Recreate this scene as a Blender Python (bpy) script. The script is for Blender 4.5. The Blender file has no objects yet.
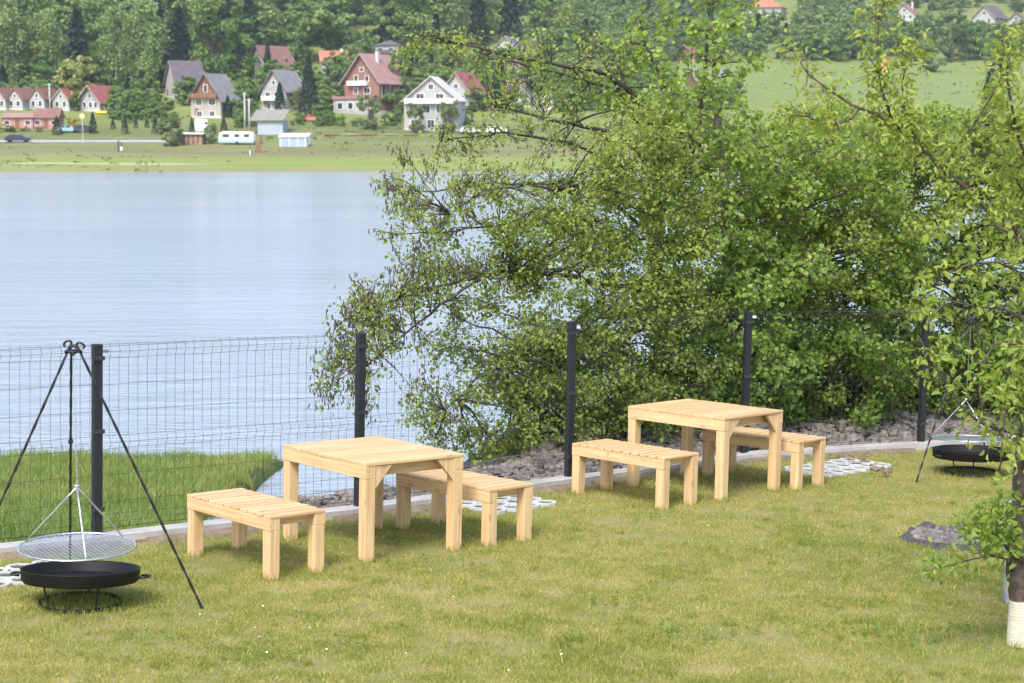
import bpy, math, random
import numpy as np
from mathutils import Matrix, Vector
random.seed(7)
rng = np.random.default_rng(11)
R = math.radians
scene = bpy.context.scene
col = scene.collection
PI = math.pi

# ------------------------------------------------------------------ camera geometry
W_, H_ = 1024, 683
FPX = 1833.5
HC = 5.4                      # camera above the lake
YH = 138.0                    # eye level in the picture
PW = math.atan((341.5 - YH) / FPX)
FWD = np.array([0, math.cos(PW), -math.sin(PW)])
UPV = np.array([0, math.sin(PW), math.cos(PW)])
RGT = np.array([1.0, 0, 0])
CAM = np.array([0, 0, HC])
# lawn plane: its own frame (x right, y away, z out of the turf), camera 2.865 m above it
LT, LR, LH = R(5.1423), R(1.1947), 2.8651
def lawn_to_world(p):
    x, y, z = p[0], p[1], p[2] - LH
    dc = y * math.cos(LT) - z * math.sin(LT)
    uc = y * math.sin(LT) + z * math.cos(LT)
    X = x * math.cos(LR) + uc * math.sin(LR)
    U = -x * math.sin(LR) + uc * math.cos(LR)
    return CAM + X * RGT + U * UPV + dc * FWD
_o = lawn_to_world((0, 0, 0))
_ax = [lawn_to_world(v) - _o for v in ((1, 0, 0), (0, 1, 0), (0, 0, 1))]
ML = Matrix(((_ax[0][0], _ax[1][0], _ax[2][0], _o[0]), (_ax[0][1], _ax[1][1], _ax[2][1], _o[1]),
             (_ax[0][2], _ax[1][2], _ax[2][2], _o[2]), (0, 0, 0, 1)))
MLn = np.array(ML)
MLi = np.linalg.inv(MLn)
def ray(px, py):
    return (px - 512) / FPX * RGT + (341.5 - py) / FPX * UPV + FWD
def at(px, py, d):
    """world point seen at a pixel, d metres away along the ground"""
    r = ray(px, py)
    return CAM + r * (d / r[1])
def lawn_hit(px, py, z=0.0):
    """lawn-frame point where the ray of a pixel meets the turf (plus z)"""
    r = MLi[:3, :3] @ ray(px, py)
    c = MLi[:3, :3] @ CAM + MLi[:3, 3]
    t = (z - c[2]) / r[2]
    return c + r * t
def w2l(p): return MLi[:3, :3] @ np.asarray(p) + MLi[:3, 3]
def l2w(p): return MLn[:3, :3] @ np.asarray(p) + MLn[:3, 3]

# ------------------------------------------------------------------ mesh helpers
def link(o, parent=None):
    col.objects.link(o)
    if parent is not None: o.parent = parent
    return o
def tag(o, label=None, cat=None, group=None, kind=None):
    if label: o['label'] = label
    if cat: o['category'] = cat
    if group: o['group'] = group
    if kind: o['kind'] = kind
    return o
def empty(name, M=None, label=None, cat=None, group=None):
    o = bpy.data.objects.new(name, None)
    o.empty_display_size = 0.2
    col.objects.link(o)
    if M is not None: o.matrix_world = M
    return tag(o, label, cat, group)
def mesh_np(name, V, quads=None, tris=None, mat=None, parent=None, smooth=False, tint=None, M=None):
    me = bpy.data.meshes.new(name)
    V = np.asarray(V, np.float32)
    me.vertices.add(len(V)); me.vertices.foreach_set('co', V.ravel())
    parts, starts, tot = [], [], 0
    nq = 0 if quads is None else len(quads)
    nt = 0 if tris is None else len(tris)
    loops = []
    if nq: loops.append(np.asarray(quads, np.int32).ravel())
    if nt: loops.append(np.asarray(tris, np.int32).ravel())
    L = np.concatenate(loops)
    me.loops.add(len(L)); me.loops.foreach_set('vertex_index', L)
    me.polygons.add(nq + nt)
    st = np.concatenate([np.arange(nq) * 4, nq * 4 + np.arange(nt) * 3]).astype(np.int32)
    me.polygons.foreach_set('loop_start', st)
    me.polygons.foreach_set('use_smooth', np.full(nq + nt, bool(smooth)))
    if tint is not None:
        a = me.attributes.new('tint', 'FLOAT', 'POINT'); a.data.foreach_set('value', np.asarray(tint, np.float32))
    me.update(calc_edges=True); me.validate()
    if mat: me.materials.append(mat)
    o = bpy.data.objects.new(name, me)
    link(o, parent)
    if M is not None: o.matrix_world = M
    return o
class MB:
    def __init__(s): s.v = []; s.q = []; s.t = []; s.n = 0
    def add(s, V, quads=(), tris=()):
        V = np.asarray(V, float).reshape(-1, 3)
        s.v.append(V)
        if len(quads): s.q.append(np.asarray(quads, int).reshape(-1, 4) + s.n)
        if len(tris): s.t.append(np.asarray(tris, int).reshape(-1, 3) + s.n)
        s.n += len(V); return s
    def hexa(s, P):           # 8 corners: bottom 4 ccw, top 4 ccw
        return s.add(P, [(3, 2, 1, 0), (4, 5, 6, 7), (0, 1, 5, 4), (1, 2, 6, 5), (2, 3, 7, 6), (3, 0, 4, 7)])
    def box(s, x0, x1, y0, y1, z0, z1):
        return s.hexa([(x0, y0, z0), (x1, y0, z0), (x1, y1, z0), (x0, y1, z0), (x0, y0, z1), (x1, y0, z1), (x1, y1, z1), (x0, y1, z1)])
    def bbox(s, x0, x1, y0, y1, z0, z1, b=0.004):
        """box with small chamfers on all edges"""
        c = [(x0, x1), (y0, y1), (z0, z1)]
        V = []; idx = {}
        for ix in (0, 1):
            for iy in (0, 1):
                for iz in (0, 1):
                    for ax in range(3):
                        p = []
                        for k, i in enumerate((ix, iy, iz)):
                            val = c[k][i]
                            if k != ax: val += b if i == 0 else -b
                            p.append(val)
                        idx[(ix, iy, iz, ax)] = len(V); V.append(p)
        Q = []; T = []
        for ax in range(3):
            o1, o2 = (ax + 1) % 3, (ax + 2) % 3
            for i in (0, 1):
                f = []
                for a, bb in ((0, 0), (1, 0), (1, 1), (0, 1)):
                    k = [0, 0, 0]; k[ax] = i; k[o1] = a; k[o2] = bb
                    f.append(idx[(*k, ax)])
                Q.append(f if i else f[::-1])
            for a in (0, 1):
                for bb in (0, 1):
                    k0 = [0, 0, 0]; k0[o1] = a; k0[o2] = bb; k1 = list(k0); k1[ax] = 1
                    f = [idx[(*k0, o1)], idx[(*k1, o1)], idx[(*k1, o2)], idx[(*k0, o2)]]
                    Q.append(f if (a == bb) else f[::-1])
        for ix in (0, 1):
            for iy in (0, 1):
                for iz in (0, 1):
                    f = [idx[(ix, iy, iz, a)] for a in range(3)]
                    T.append(f if (ix + iy + iz) % 2 else f[::-1])
        return s.add(V, Q, T)
    def tube(s, pts, r, n=6, cap=True, twist=0.0):
        pts = np.asarray(pts, float)
        m = len(pts)
        rr = np.broadcast_to(np.asarray(r, float), (m,)) if np.ndim(r) == 0 else np.asarray(r, float)
        t = np.gradient(pts, axis=0); t /= np.linalg.norm(t, axis=1)[:, None] + 1e-12
        up = np.array([0, 0, 1.0]) if abs(t[0][2]) < .9 else np.array([1.0, 0, 0])
        V = []
        u = np.cross(t[0], up); u /= np.linalg.norm(u)
        for i in range(m):
            u = u - t[i] * np.dot(u, t[i]); u /= np.linalg.norm(u) + 1e-12
            w = np.cross(t[i], u)
            a = np.arange(n) * 2 * PI / n + twist * i
            V.append(pts[i] + rr[i] * (np.cos(a)[:, None] * u + np.sin(a)[:, None] * w))
        V = np.concatenate(V)
        i = np.arange(m - 1)[:, None] * n; j = np.arange(n)[None]; k = (j + 1) % n
        Q = np.stack([i + j, i + k, i + n + k, i + n + j], -1).reshape(-1, 4)
        T = []
        if cap:
            b = len(V); V = np.concatenate([V, pts[:1], pts[-1:]])
            T = [(b, (q + 1) % n, q) for q in range(n)] + [(b + 1, (m - 1) * n + q, (m - 1) * n + (q + 1) % n) for q in range(n)]
        return s.add(V, Q, T)
    def bar(s, a, b, r, n=6): return s.tube([a, b], r, n)
    def ring(s, c, rad, r, n=32, m=6, M=None):
        a = np.arange(n) * 2 * PI / n
        b = np.arange(m) * 2 * PI / m
        A, B = np.meshgrid(a, b, indexing='ij')
        V = np.stack([(rad + r * np.cos(B)) * np.cos(A) + c[0], (rad + r * np.cos(B)) * np.sin(A) + c[1], r * np.sin(B) + c[2]], -1).reshape(-1, 3)
        i = np.arange(n)[:, None]; j = np.arange(m)[None]
        Q = np.stack([i * m + j, ((i + 1) % n) * m + j, ((i + 1) % n) * m + (j + 1) % m, i * m + (j + 1) % m], -1).reshape(-1, 4)
        return s.add(V, Q)
    def lathe(s, prof, n=40, c=(0, 0, 0)):
        prof = np.asarray(prof, float); m = len(prof)
        a = np.arange(n) * 2 * PI / n
        V = np.stack([np.outer(np.cos(a), prof[:, 0]) + c[0], np.outer(np.sin(a), prof[:, 0]) + c[1], np.broadcast_to(prof[:, 1] + c[2], (n, m))], -1).reshape(-1, 3)
        i = np.arange(n)[:, None]; j = np.arange(m - 1)[None]; k = (i + 1) % n
        Q = np.stack([i * m + j, k * m + j, k * m + j + 1, i * m + j + 1], -1).reshape(-1, 4)
        return s.add(V, Q)
    def prism(s, poly, h0, h1, axis='z'):
        """extrude a polygon of 2d points; axis = extrusion axis"""
        n = len(poly)
        def P(p, h): return (p[0], p[1], h) if axis == 'z' else ((p[0], h, p[1]) if axis == 'y' else (h, p[0], p[1]))
        V = [P(p, h0) for p in poly] + [P(p, h1) for p in poly]
        Q = [(i, (i + 1) % n, n + (i + 1) % n, n + i) for i in range(n)]
        T = [(0, i + 1, i) for i in range(1, n - 1)] + [(n, n + i, n + i + 1) for i in range(1, n - 1)]
        if axis == 'y':
            Q = [q[::-1] for q in Q]; T = [t[::-1] for t in T]
        return s.add(V, Q, T)
    def build(s, name, mat, parent=None, smooth=False, M=None, tint=None):
        q = np.concatenate(s.q) if s.q else None
        t = np.concatenate(s.t) if s.t else None
        return mesh_np(name, np.concatenate(s.v), q, t, mat, parent, smooth, tint, M)
def copy_tree(o, parent=None):
    c = o.copy(); col.objects.link(c)
    if parent is not None: c.parent = parent
    for ch in list(o.children): copy_tree(ch, c)
    return c

# ------------------------------------------------------------------ materials
class NT:
    def __init__(s, name):
        s.m = bpy.data.materials.new(name); s.m.use_nodes = True
        s.t = s.m.node_tree; s.t.nodes.clear()
        s.out = s.n('ShaderNodeOutputMaterial')
    def n(s, ty, **kw):
        x = s.t.nodes.new(ty)
        for k, v in kw.items():
            if k.startswith('i_'): x.inputs[k[2:]].default_value = v
            else: setattr(x, k, v)
        return x
    def l(s, a, b): s.t.links.new(a, b)
    def coord(s, kind='Object'): return s.n('ShaderNodeTexCoord').outputs[kind]
    def noise(s, vec, scale, detail=4, rough=.55):
        x = s.n('ShaderNodeTexNoise'); x.inputs['Scale'].default_value = scale
        x.inputs['Detail'].default_value = detail; x.inputs['Roughness'].default_value = rough
        if vec is not None: s.l(vec, x.inputs['Vector'])
        return x.outputs['Fac']
    def ramp(s, fac, stops):
        x = s.n('ShaderNodeValToRGB'); e = x.color_ramp.elements
        while len(e) < len(stops): e.new(.5)
        for q, (p, c) in zip(e, stops): q.position = p; q.color = (*c, 1) if len(c) == 3 else c
        s.l(fac, x.inputs['Fac']); return x.outputs['Color']
    def mix(s, f, a, b, mode='MIX'):
        x = s.n('ShaderNodeMix', data_type='RGBA', blend_type=mode)
        for sock, v in ((x.inputs[0], f), (x.inputs[6], a), (x.inputs[7], b)):
            if hasattr(v, 'node'): s.l(v, sock)
            elif isinstance(v, (int, float)): sock.default_value = v
            else: sock.default_value = (*v, 1)
        return x.outputs[2]
    def math(s, op, a, b=0.0, clamp=False):
        x = s.n('ShaderNodeMath', operation=op, use_clamp=clamp)
        for sock, v in ((x.inputs[0], a), (x.inputs[1], b)):
            if hasattr(v, 'node'): s.l(v, sock)
            else: sock.default_value = v
        return x.outputs[0]
    def mapping(s, vec, scale=(1, 1, 1), rot=(0, 0, 0)):
        x = s.n('ShaderNodeMapping'); s.l(vec, x.inputs['Vector'])
        x.inputs['Scale'].default_value = scale; x.inputs['Rotation'].default_value = rot
        return x.outputs['Vector']
    def bump(s, h, strength=.4, dist=.01):
        x = s.n('ShaderNodeBump'); x.inputs['Strength'].default_value = strength; x.inputs['Distance'].default_value = dist
        s.l(h, x.inputs['Height']); return x.outputs['Normal']
    def principled(s, color, rough=.6, normal=None, metal=0.0, spec=.5):
        p = s.n('ShaderNodeBsdfPrincipled')
        for sock, v in ((p.inputs['Base Color'], color), (p.inputs['Roughness'], rough)):
            if hasattr(v, 'node'): s.l(v, sock)
            elif isinstance(v, (int, float)): sock.default_value = v
            else: sock.default_value = (*v, 1)
        p.inputs['Metallic'].default_value = metal
        p.inputs['Specular IOR Level'].default_value = spec
        if normal is not None: s.l(normal, p.inputs['Normal'])
        return p.outputs[0]
    def done(s, sh): s.l(sh, s.out.inputs['Surface']); return s.m

def m_plain(name, c, rough=.6, var=.25, scale=6, metal=0.0, bump=0.0, spec=.5, kind='Object'):
    t = NT(name); v = t.coord(kind)
    f = t.noise(v, scale, 5)
    c0 = tuple(x * (1 - var) for x in c); c1 = tuple(min(1, x * (1 + var)) for x in c)
    cc = t.ramp(f, [(.3, c0), (.7, c1)])
    nrm = t.bump(t.noise(v, scale * 6, 4), bump, .01) if bump else None
    return t.done(t.principled(cc, rough, nrm, metal, spec))
def m_leaf(name, c0, c1, trans=.35, rough=.5, objvar=0.0):
    t = NT(name)
    a = t.n('ShaderNodeAttribute', attribute_name='tint').outputs['Fac']
    cc = t.mix(a, c0, c1)
    if objvar:
        oi = t.n('ShaderNodeObjectInfo').outputs['Random']
        hs = t.n('ShaderNodeHueSaturation')
        t.l(t.math('ADD', t.math('MULTIPLY', oi, .05 * objvar), .5 - .025 * objvar), hs.inputs['Hue'])
        t.l(t.math('ADD', t.math('MULTIPLY', oi, .7 * objvar), 1 - .35 * objvar), hs.inputs['Value'])
        t.l(cc, hs.inputs['Color']); cc = hs.outputs['Color']
    p = t.principled(cc, rough, spec=.35)
    tr = t.n('ShaderNodeBsdfTranslucent')
    t.l(t.mix(1.0, cc, (1.25, 1.15, .55), 'MULTIPLY'), tr.inputs['Color'])
    mx = t.n('ShaderNodeMixShader'); mx.inputs[0].default_value = trans
    t.l(p, mx.inputs[1]); t.l(tr.outputs[0], mx.inputs[2])
    return t.done(mx.outputs[0])
def m_wood(name, axis, c0, c1, c2):
    """fresh sawn pine; the grain runs along axis"""
    t = NT(name); v = t.coord('Object')
    oi = t.n('ShaderNodeObjectInfo').outputs['Random']
    cx = t.n('ShaderNodeCombineXYZ')
    for k in range(3): t.l(t.math('MULTIPLY', oi, 7.0 + 5 * k), cx.inputs[k])
    ad = t.n('ShaderNodeVectorMath', operation='ADD'); t.l(v, ad.inputs[0])
    tn = t.n('ShaderNodeAttribute', attribute_name='tint').outputs['Fac']
    vm = t.n('ShaderNodeVectorMath', operation='SCALE'); vm.inputs[0].default_value = (11, 17, 23); t.l(tn, vm.inputs['Scale'])
    a2 = t.n('ShaderNodeVectorMath', operation='ADD'); t.l(cx.outputs[0], a2.inputs[0]); t.l(vm.outputs[0], a2.inputs[1]); t.l(a2.outputs[0], ad.inputs[1])
    sc = [34, 34, 34]; sc[axis] = 1.6
    g = t.noise(t.mapping(ad.outputs[0], sc), 1.0, 5, .6)
    b = [9, 9, 9]; b[axis] = 1.2
    g2 = t.noise(t.mapping(ad.outputs[0], b), 1.0, 2)
    cc = t.ramp(g, [(.30, c0), (.52, c1), (.72, c2)])
    cc = t.mix(t.math('MULTIPLY', g2, .45), cc, c0)
    vo = t.n('ShaderNodeTexVoronoi'); ks = [9, 9, 9]; ks[axis] = 3.2
    t.l(t.mapping(ad.outputs[0], ks), vo.inputs['Vector']); vo.inputs['Scale'].default_value = 1.0
    knot = t.ramp(vo.outputs['Distance'], [(.07, (1, 1, 1)), (.15, (0, 0, 0))])
    cc = t.mix(t.math('MULTIPLY', knot, .55), cc, (.30, .14, .05))
    cc = t.mix(t.math('MULTIPLY', tn, .45), cc, tuple(.82 * x for x in c0))
    return t.done(t.principled(cc, .62, t.bump(g, .18, .004), spec=.3))
HAZE_D, SKY_S, SUN_S, EXPO = 0.00016, 0.15, 1.6, 1.45
# ------------------------------------------------------------------ the materials of this place
PINE = dict(c0=(.45, .275, .13), c1=(.60, .415, .215), c2=(.69, .52, .30))
M_PX = m_wood('pine_x', 0, **PINE); M_PY = m_wood('pine_y', 1, **PINE); M_PZ = m_wood('pine_z', 2, **PINE)
M_BLACK = m_plain('black_steel', (.007, .007, .0075), .5, .4, 14, 0, .1)
M_PAN = m_plain('pan_steel', (.007, .007, .0068), .6, .5, 9, 0, .15, .3)
M_ZINC = m_plain('zinc_steel', (.62, .62, .62), .32, .12, 30, .9)
M_POST = m_plain('post_paint', (.009, .010, .012), .6, .3, 8)
M_WIRE = m_plain('fence_wire', (.022, .028, .026), .75, .3, 8)
M_GALV = m_plain('galvanised_wire', (.30, .30, .31), .45, .2, 10, .6)
M_CLIP = m_plain('clip_plastic', (.70, .70, .70), .5, .05)
M_BARK = m_plain('grey_bark', (.11, .09, .075), .9, .5, 9, 0, .6)
M_DARKBARK = m_plain('alder_bark', (.055, .043, .036), .9, .5, 9, 0, .6)
M_FRUITTWIG = m_plain('fruit_twig', (.20, .19, .07), .8, .3, 14)
M_FRUITBARK = m_plain('fruit_bark', (.085, .062, .05), .9, .7, 22, 0, .9)
M_ALDER = m_leaf('alder_leaf', (.155, .235, .038), (.36, .43, .11), .55, .42)
M_MAPLE = m_leaf('maple_leaf', (.15, .255, .044), (.34, .44, .11), .55, .42)
M_HAZEL = m_leaf('shrub_leaf', (.135, .23, .036), (.32, .41, .09), .55, .42)
M_FRUIT = m_leaf('fruit_leaf', (.20, .30, .050), (.40, .45, .11), .52, .45)
M_FRUITLOW = m_leaf('fruit_shoot_leaf', (.13, .23, .040), (.28, .36, .080), .48, .45)
M_CATKIN = m_plain('catkin', (.07, .045, .035), .9, .4, 60)
M_GRASS = m_leaf('lawn_blade', (.195, .245, .032), (.60, .50, .17), .40, .55)
M_REED = m_leaf('bank_blade', (.12, .20, .035), (.36, .38, .12), .40, .5)
M_PETAL = m_plain('daisy_petal', (.80, .80, .77), .6, .05)
M_STONE = m_plain('rubble_stone', (.17, .145, .125), .85, .45, 5, 0, .5)
M_SAND = m_plain('boulder_sandstone', (.40, .29, .19), .85, .3, 6, 0, .5)
M_WRAP = m_plain('jute_wrap', (.50, .46, .36), .9, .12, 26, 0, .5)
M_STAKE = m_plain('weathered_wood', (.30, .28, .27), .85, .3, 12, 0, .4)
M_FELT = m_plain('ground_felt', (.060, .055, .060), .8, .5, 11, 0, .4)
M_ASH = m_plain('ash', (.24, .22, .21), .95, .5, 18, 0, .6)
M_EMBER = m_plain('ember_stone', (.14, .125, .11), .9, .5, 9, 0, .5)
M_EARTH = m_plain('bare_earth', (.165, .125, .085), .95, .35, 12, 0, .6)

def mat_lawn():
    t = NT('lawn_turf'); v = t.coord('Object')
    a = t.noise(v, .55, 5, .6); b = t.noise(v, 2.6, 5, .65); c = t.noise(v, 38, 4, .6)
    g = t.ramp(a, [(.36, (.15, .19, .035)), (.50, (.22, .22, .060)), (.64, (.31, .27, .11))])
    g2 = t.ramp(b, [(.34, (.14, .19, .035)), (.52, (.26, .24, .080)), (.68, (.36, .27, .18))])
    cc = t.mix(.5, g, g2)
    cc = t.mix(t.math('MULTIPLY', c, .55), cc, (.10, .082, .035))
    return t.done(t.principled(cc, .9, t.bump(c, .7, .02), spec=.15))
M_LAWN = mat_lawn()
def mat_bank():
    t = NT('bank_soil'); v = t.coord('Object')
    c = t.ramp(t.noise(v, 1.6, 6, .65), [(.35, (.055, .075, .022)), (.6, (.10, .115, .035)), (.75, (.16, .125, .075))])
    return t.done(t.principled(c, .95, t.bump(t.noise(v, 14, 5), .6, .05), spec=.15))
M_BANK = mat_bank()
def mat_concrete(name, c):
    t = NT(name); v = t.coord('Object')
    n = t.noise(v, 3.0, 6, .6); m = t.noise(v, 60, 3)
    cc = t.ramp(n, [(.3, tuple(x * .72 for x in c)), (.55, c), (.75, tuple(min(1, x * 1.15) for x in c))])
    cc = t.mix(t.math('MULTIPLY', m, .25), cc, tuple(x * .5 for x in c))
    return t.done(t.principled(cc, .85, t.bump(m, .3, .004), spec=.3))
M_KERB = mat_concrete('kerb_concrete', (.42, .40, .375))
M_PAVER = mat_concrete('paver_concrete', (.46, .46, .46))
def mat_water():
    t = NT('lake_water'); v = t.coord('Object')
    m1 = t.mapping(v, (1.9, 5.0, 1), (0, 0, R(12)))
    n1 = t.noise(m1, 1.0, 4, .6)
    m2 = t.mapping(v, (.28, .85, 1), (0, 0, R(-8)))
    n2 = t.noise(m2, 1.0, 3, .55)
    m3 = t.mapping(v, (6.0, 15, 1), (0, 0, R(5)))
    n3 = t.noise(m3, 1.0, 3, .6)
    h = t.math('ADD', t.math('ADD', t.math('MULTIPLY', n1, .05), t.math('MULTIPLY', n2, .12)), t.math('MULTIPLY', n3, .016))
    wind = t.noise(t.mapping(v, (.02, .06, 1), (0, 0, R(9))), 1.0, 3)
    h = t.math('MULTIPLY', h, t.math('ADD', t.math('MULTIPLY', wind, 1.7), .25))
    nrm = t.bump(h, .85, 1.0)
    big = t.noise(t.mapping(v, (.012, .03, 1)), 1.0, 3)
    cc = t.ramp(big, [(.35, (.27, .31, .355)), (.65, (.33, .365, .41))])
    p = t.principled(cc, .12, nrm, spec=.5)
    p.node.inputs['IOR'].default_value = 1.333
    return t.done(p)
M_WATER = mat_water()

# ------------------------------------------------------------------ fence line, terrain by the lake
post_px = [(97, 534), (358.6, 505.2), (568.6, 476.6), (744, 452.4), (920.8, 441.5)]
KERB_H = 0.07
PB = [lawn_hit(x, y, KERB_H) for x, y in post_px]
PB = [PB[0] - (PB[1] - PB[0])] + PB + [PB[-1] + (PB[-1] - PB[-2])]
PB.append(PB[-1] + (PB[-1] - PB[-2]))
PBw = [l2w(p) for p in PB]
FXY = np.array([[p[0], p[1]] for p in PBw])
def fence_y(x):
    """depth of the fence line at world x"""
    x = np.asarray(x, float)
    sl0 = (FXY[1, 1] - FXY[0, 1]) / (FXY[1, 0] - FXY[0, 0]); sl1 = (FXY[-1, 1] - FXY[-2, 1]) / (FXY[-1, 0] - FXY[-2, 0])
    y = np.interp(x, FXY[:, 0], FXY[:, 1])
    y = np.where(x < FXY[0, 0], FXY[0, 1] + sl0 * (x - FXY[0, 0]), y)
    return np.where(x > FXY[-1, 0], FXY[-1, 1] + sl1 * (x - FXY[-1, 0]), y)
def lawn_z(x, y):
    """world height of the lawn plane over world x, y"""
    n = MLn[:3, 2]; o = MLn[:3, 3]
    return o[2] - (n[0] * (np.asarray(x) - o[0]) + n[1] * (np.asarray(y) - o[1])) / n[2]
def sstep(a, b, x):
    t = np.clip((np.asarray(x, float) - a) / (b - a), 0, 1); return t * t * (3 - 2 * t)
def wob(x, y, s=1.0):
    return (np.sin(x * 1.7 * s + y * .9 * s) + np.sin(x * .8 * s - y * 1.3 * s + 1.7) + .6 * np.sin(x * 3.1 * s + y * 2.7 * s + .4)) / 2.6
def tongue(y):
    return np.interp(y, [14.4, 15, 18.5, 21, 25, 27, 31], [-3.0, -3.05, -3.30, -3.55, -3.90, -3.95, -3.95])
def bank_z(x, y):
    x = np.asarray(x, float); y = np.asarray(y, float)
    fy = fence_y(x); s = (y - fy) * .80
    zk = lawn_z(x, fy)
    # left: grassy tongue running gently down to the water
    gl = np.interp(y, [13, 14.3, 20, 25, 30, 32.5, 38], [2.35, 2.10, 1.16, .57, .08, -.4, -1.5])
    gl = np.minimum(gl, zk - .06)
    # middle: a short steep bank, stones at its top
    mid = zk - .06 + .05 * sstep(.1, .6, s) - np.maximum(0, s - .6) * .62
    # right: a flat stony berm, then down to the lake
    rt = zk - .04 + .11 * sstep(.2, 1.6, s) - np.maximum(0, s - 3.4) * .34
    wl = sstep(.9, 0.0, x - tongue(y) - .12 * np.sin(y * 1.3))
    wr = sstep(-2.1, .8, x + .3 * np.sin(y * 2.3))
    z = mid * (1 - wr) + rt * wr
    z = z * (1 - wl) + gl * wl
    z = z + .05 * wob(x, y) * sstep(.3, 1.5, s)
    return np.maximum(z, -1.6)

# ------------------------------------------------------------------ lawn, bank, lake bed, water
def grid(name, xs, ys, zf, mat, kind='structure', frame=None):
    X, Y = np.meshgrid(xs, ys, indexing='ij')
    V = np.stack([X, Y, zf(X, Y)], -1).reshape(-1, 3)
    n, m = len(xs), len(ys)
    i = np.arange(n - 1)[:, None] * m; j = np.arange(m - 1)[None]
    Q = np.stack([i + j, i + m + j, i + m + j + 1, i + j + 1], -1).reshape(-1, 4)
    o = mesh_np(name, V, Q, None, mat, None, True, None, frame)
    return tag(o, kind=kind)
def lawn_bump(x, y): return .012 * wob(x, y, 1.4) + .008 * wob(y, x, 3.3)
def fence_yl(x):
    P = np.array(PB)
    return np.interp(x, P[:, 0], P[:, 1], left=None) if False else np.where(
        np.asarray(x) < P[0, 0], P[0, 1] + (P[1, 1] - P[0, 1]) / (P[1, 0] - P[0, 0]) * (np.asarray(x) - P[0, 0]), np.interp(x, P[:, 0], P[:, 1]))
# the lawn ends under the kerb: a strip grid from the viewer to the fence
xs = np.linspace(-9, 12, 150); ts = np.linspace(0, 1, 150)
Xg, Tg = np.meshgrid(xs, ts, indexing='ij')
Yend = np.minimum(fence_yl(Xg) - .02, 30)
Yg = -3 + (Yend + 3) * Tg
V = np.stack([Xg, Yg, lawn_bump(Xg, Yg)], -1).reshape(-1, 3)
m_ = len(ts); i_ = np.arange(len(xs) - 1)[:, None] * m_; j_ = np.arange(m_ - 1)[None]
Q = np.stack([i_ + j_, i_ + m_ + j_, i_ + m_ + j_ + 1, i_ + j_ + 1], -1).reshape(-1, 4)
lawn = mesh_np('lawn', V, Q, None, M_LAWN, None, True, None, ML); tag(lawn, kind='structure')
# bank from the fence down under the water
xs = np.linspace(-13, 16, 190); ss = np.concatenate([np.linspace(0, 6, 60), np.linspace(6.3, 24, 50)])
Xg, Sg = np.meshgrid(xs, ss, indexing='ij'); Yg = fence_y(Xg) - .02 + Sg
V = np.stack([Xg, Yg, bank_z(Xg, Yg)], -1).reshape(-1, 3)
m_ = len(ss); i_ = np.arange(len(xs) - 1)[:, None] * m_; j_ = np.arange(m_ - 1)[None]
Q = np.stack([i_ + j_, i_ + m_ + j_, i_ + m_ + j_ + 1, i_ + j_ + 1], -1).reshape(-1, 4)
tag(mesh_np('lake_bank', V, Q, None, M_BANK, None, True), kind='structure')
tag(grid('lake_water', np.linspace(-150, 190, 20), np.linspace(15, 296, 20), lambda x, y: 0 * x, M_WATER), kind='structure')

# kerb: a concrete strip under the fence with a rough front
kb = MB()
for k in range(len(PB) - 1):
    a, b = PB[k], PB[k + 1]; d = (b - a)[:2]; L = np.hypot(*d); d = d / L; nrm = np.array([d[1], -d[0]])   # towards the lawn
    ns = max(1, round(L / 1.25)); 
    for q in range(ns):
        g = .004
        p0 = a[:2] + d * (L * q / ns + g); p1 = a[:2] + d * (L * (q + 1) / ns - g)
        f, bk = .125, .055; dz = rng.uniform(-.004, .004)
        P = [p0 + nrm * f, p1 + nrm * f, p1 - nrm * bk, p0 - nrm * bk]
        kb.hexa([(*p, -.12) for p in P] + [(*p, KERB_H + dz) for p in P])
tag(kb.build('concrete_kerb', M_KERB, None, False, ML), kind='structure')
# worn earth along the kerb's foot
ev, eq = [], []
eN = 220
for k in range(eN + 1):
    t = k / eN * (len(PB) - 1); i = min(int(t), len(PB) - 2); a, b = PB[i], PB[i + 1]; p = a + (b - a) * (t - i)
    d = (b - a)[:2]; d /= np.hypot(*d); nr = np.array([d[1], -d[0]])
    wd = .11 + .06 * math.sin(k * .31) + .07 * math.sin(k * .83 + 1) + rng.uniform(-.03, .03)
    for f, z in ((.12, .035), (.12 + wd * .5, .020), (.12 + wd, -.006)):
        q = p[:2] + nr * f; ev.append((q[0], q[1], z + float(lawn_bump(q[0], q[1])) * .5))
for k in range(eN):
    for c in (0, 1): eq.append((k * 3 + c, k * 3 + c + 1, k * 3 + 4 + c, k * 3 + 3 + c))
tag(mesh_np('bare_earth_strip', ev, eq, None, M_EARTH, None, True, None, ML), kind='structure')

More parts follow.
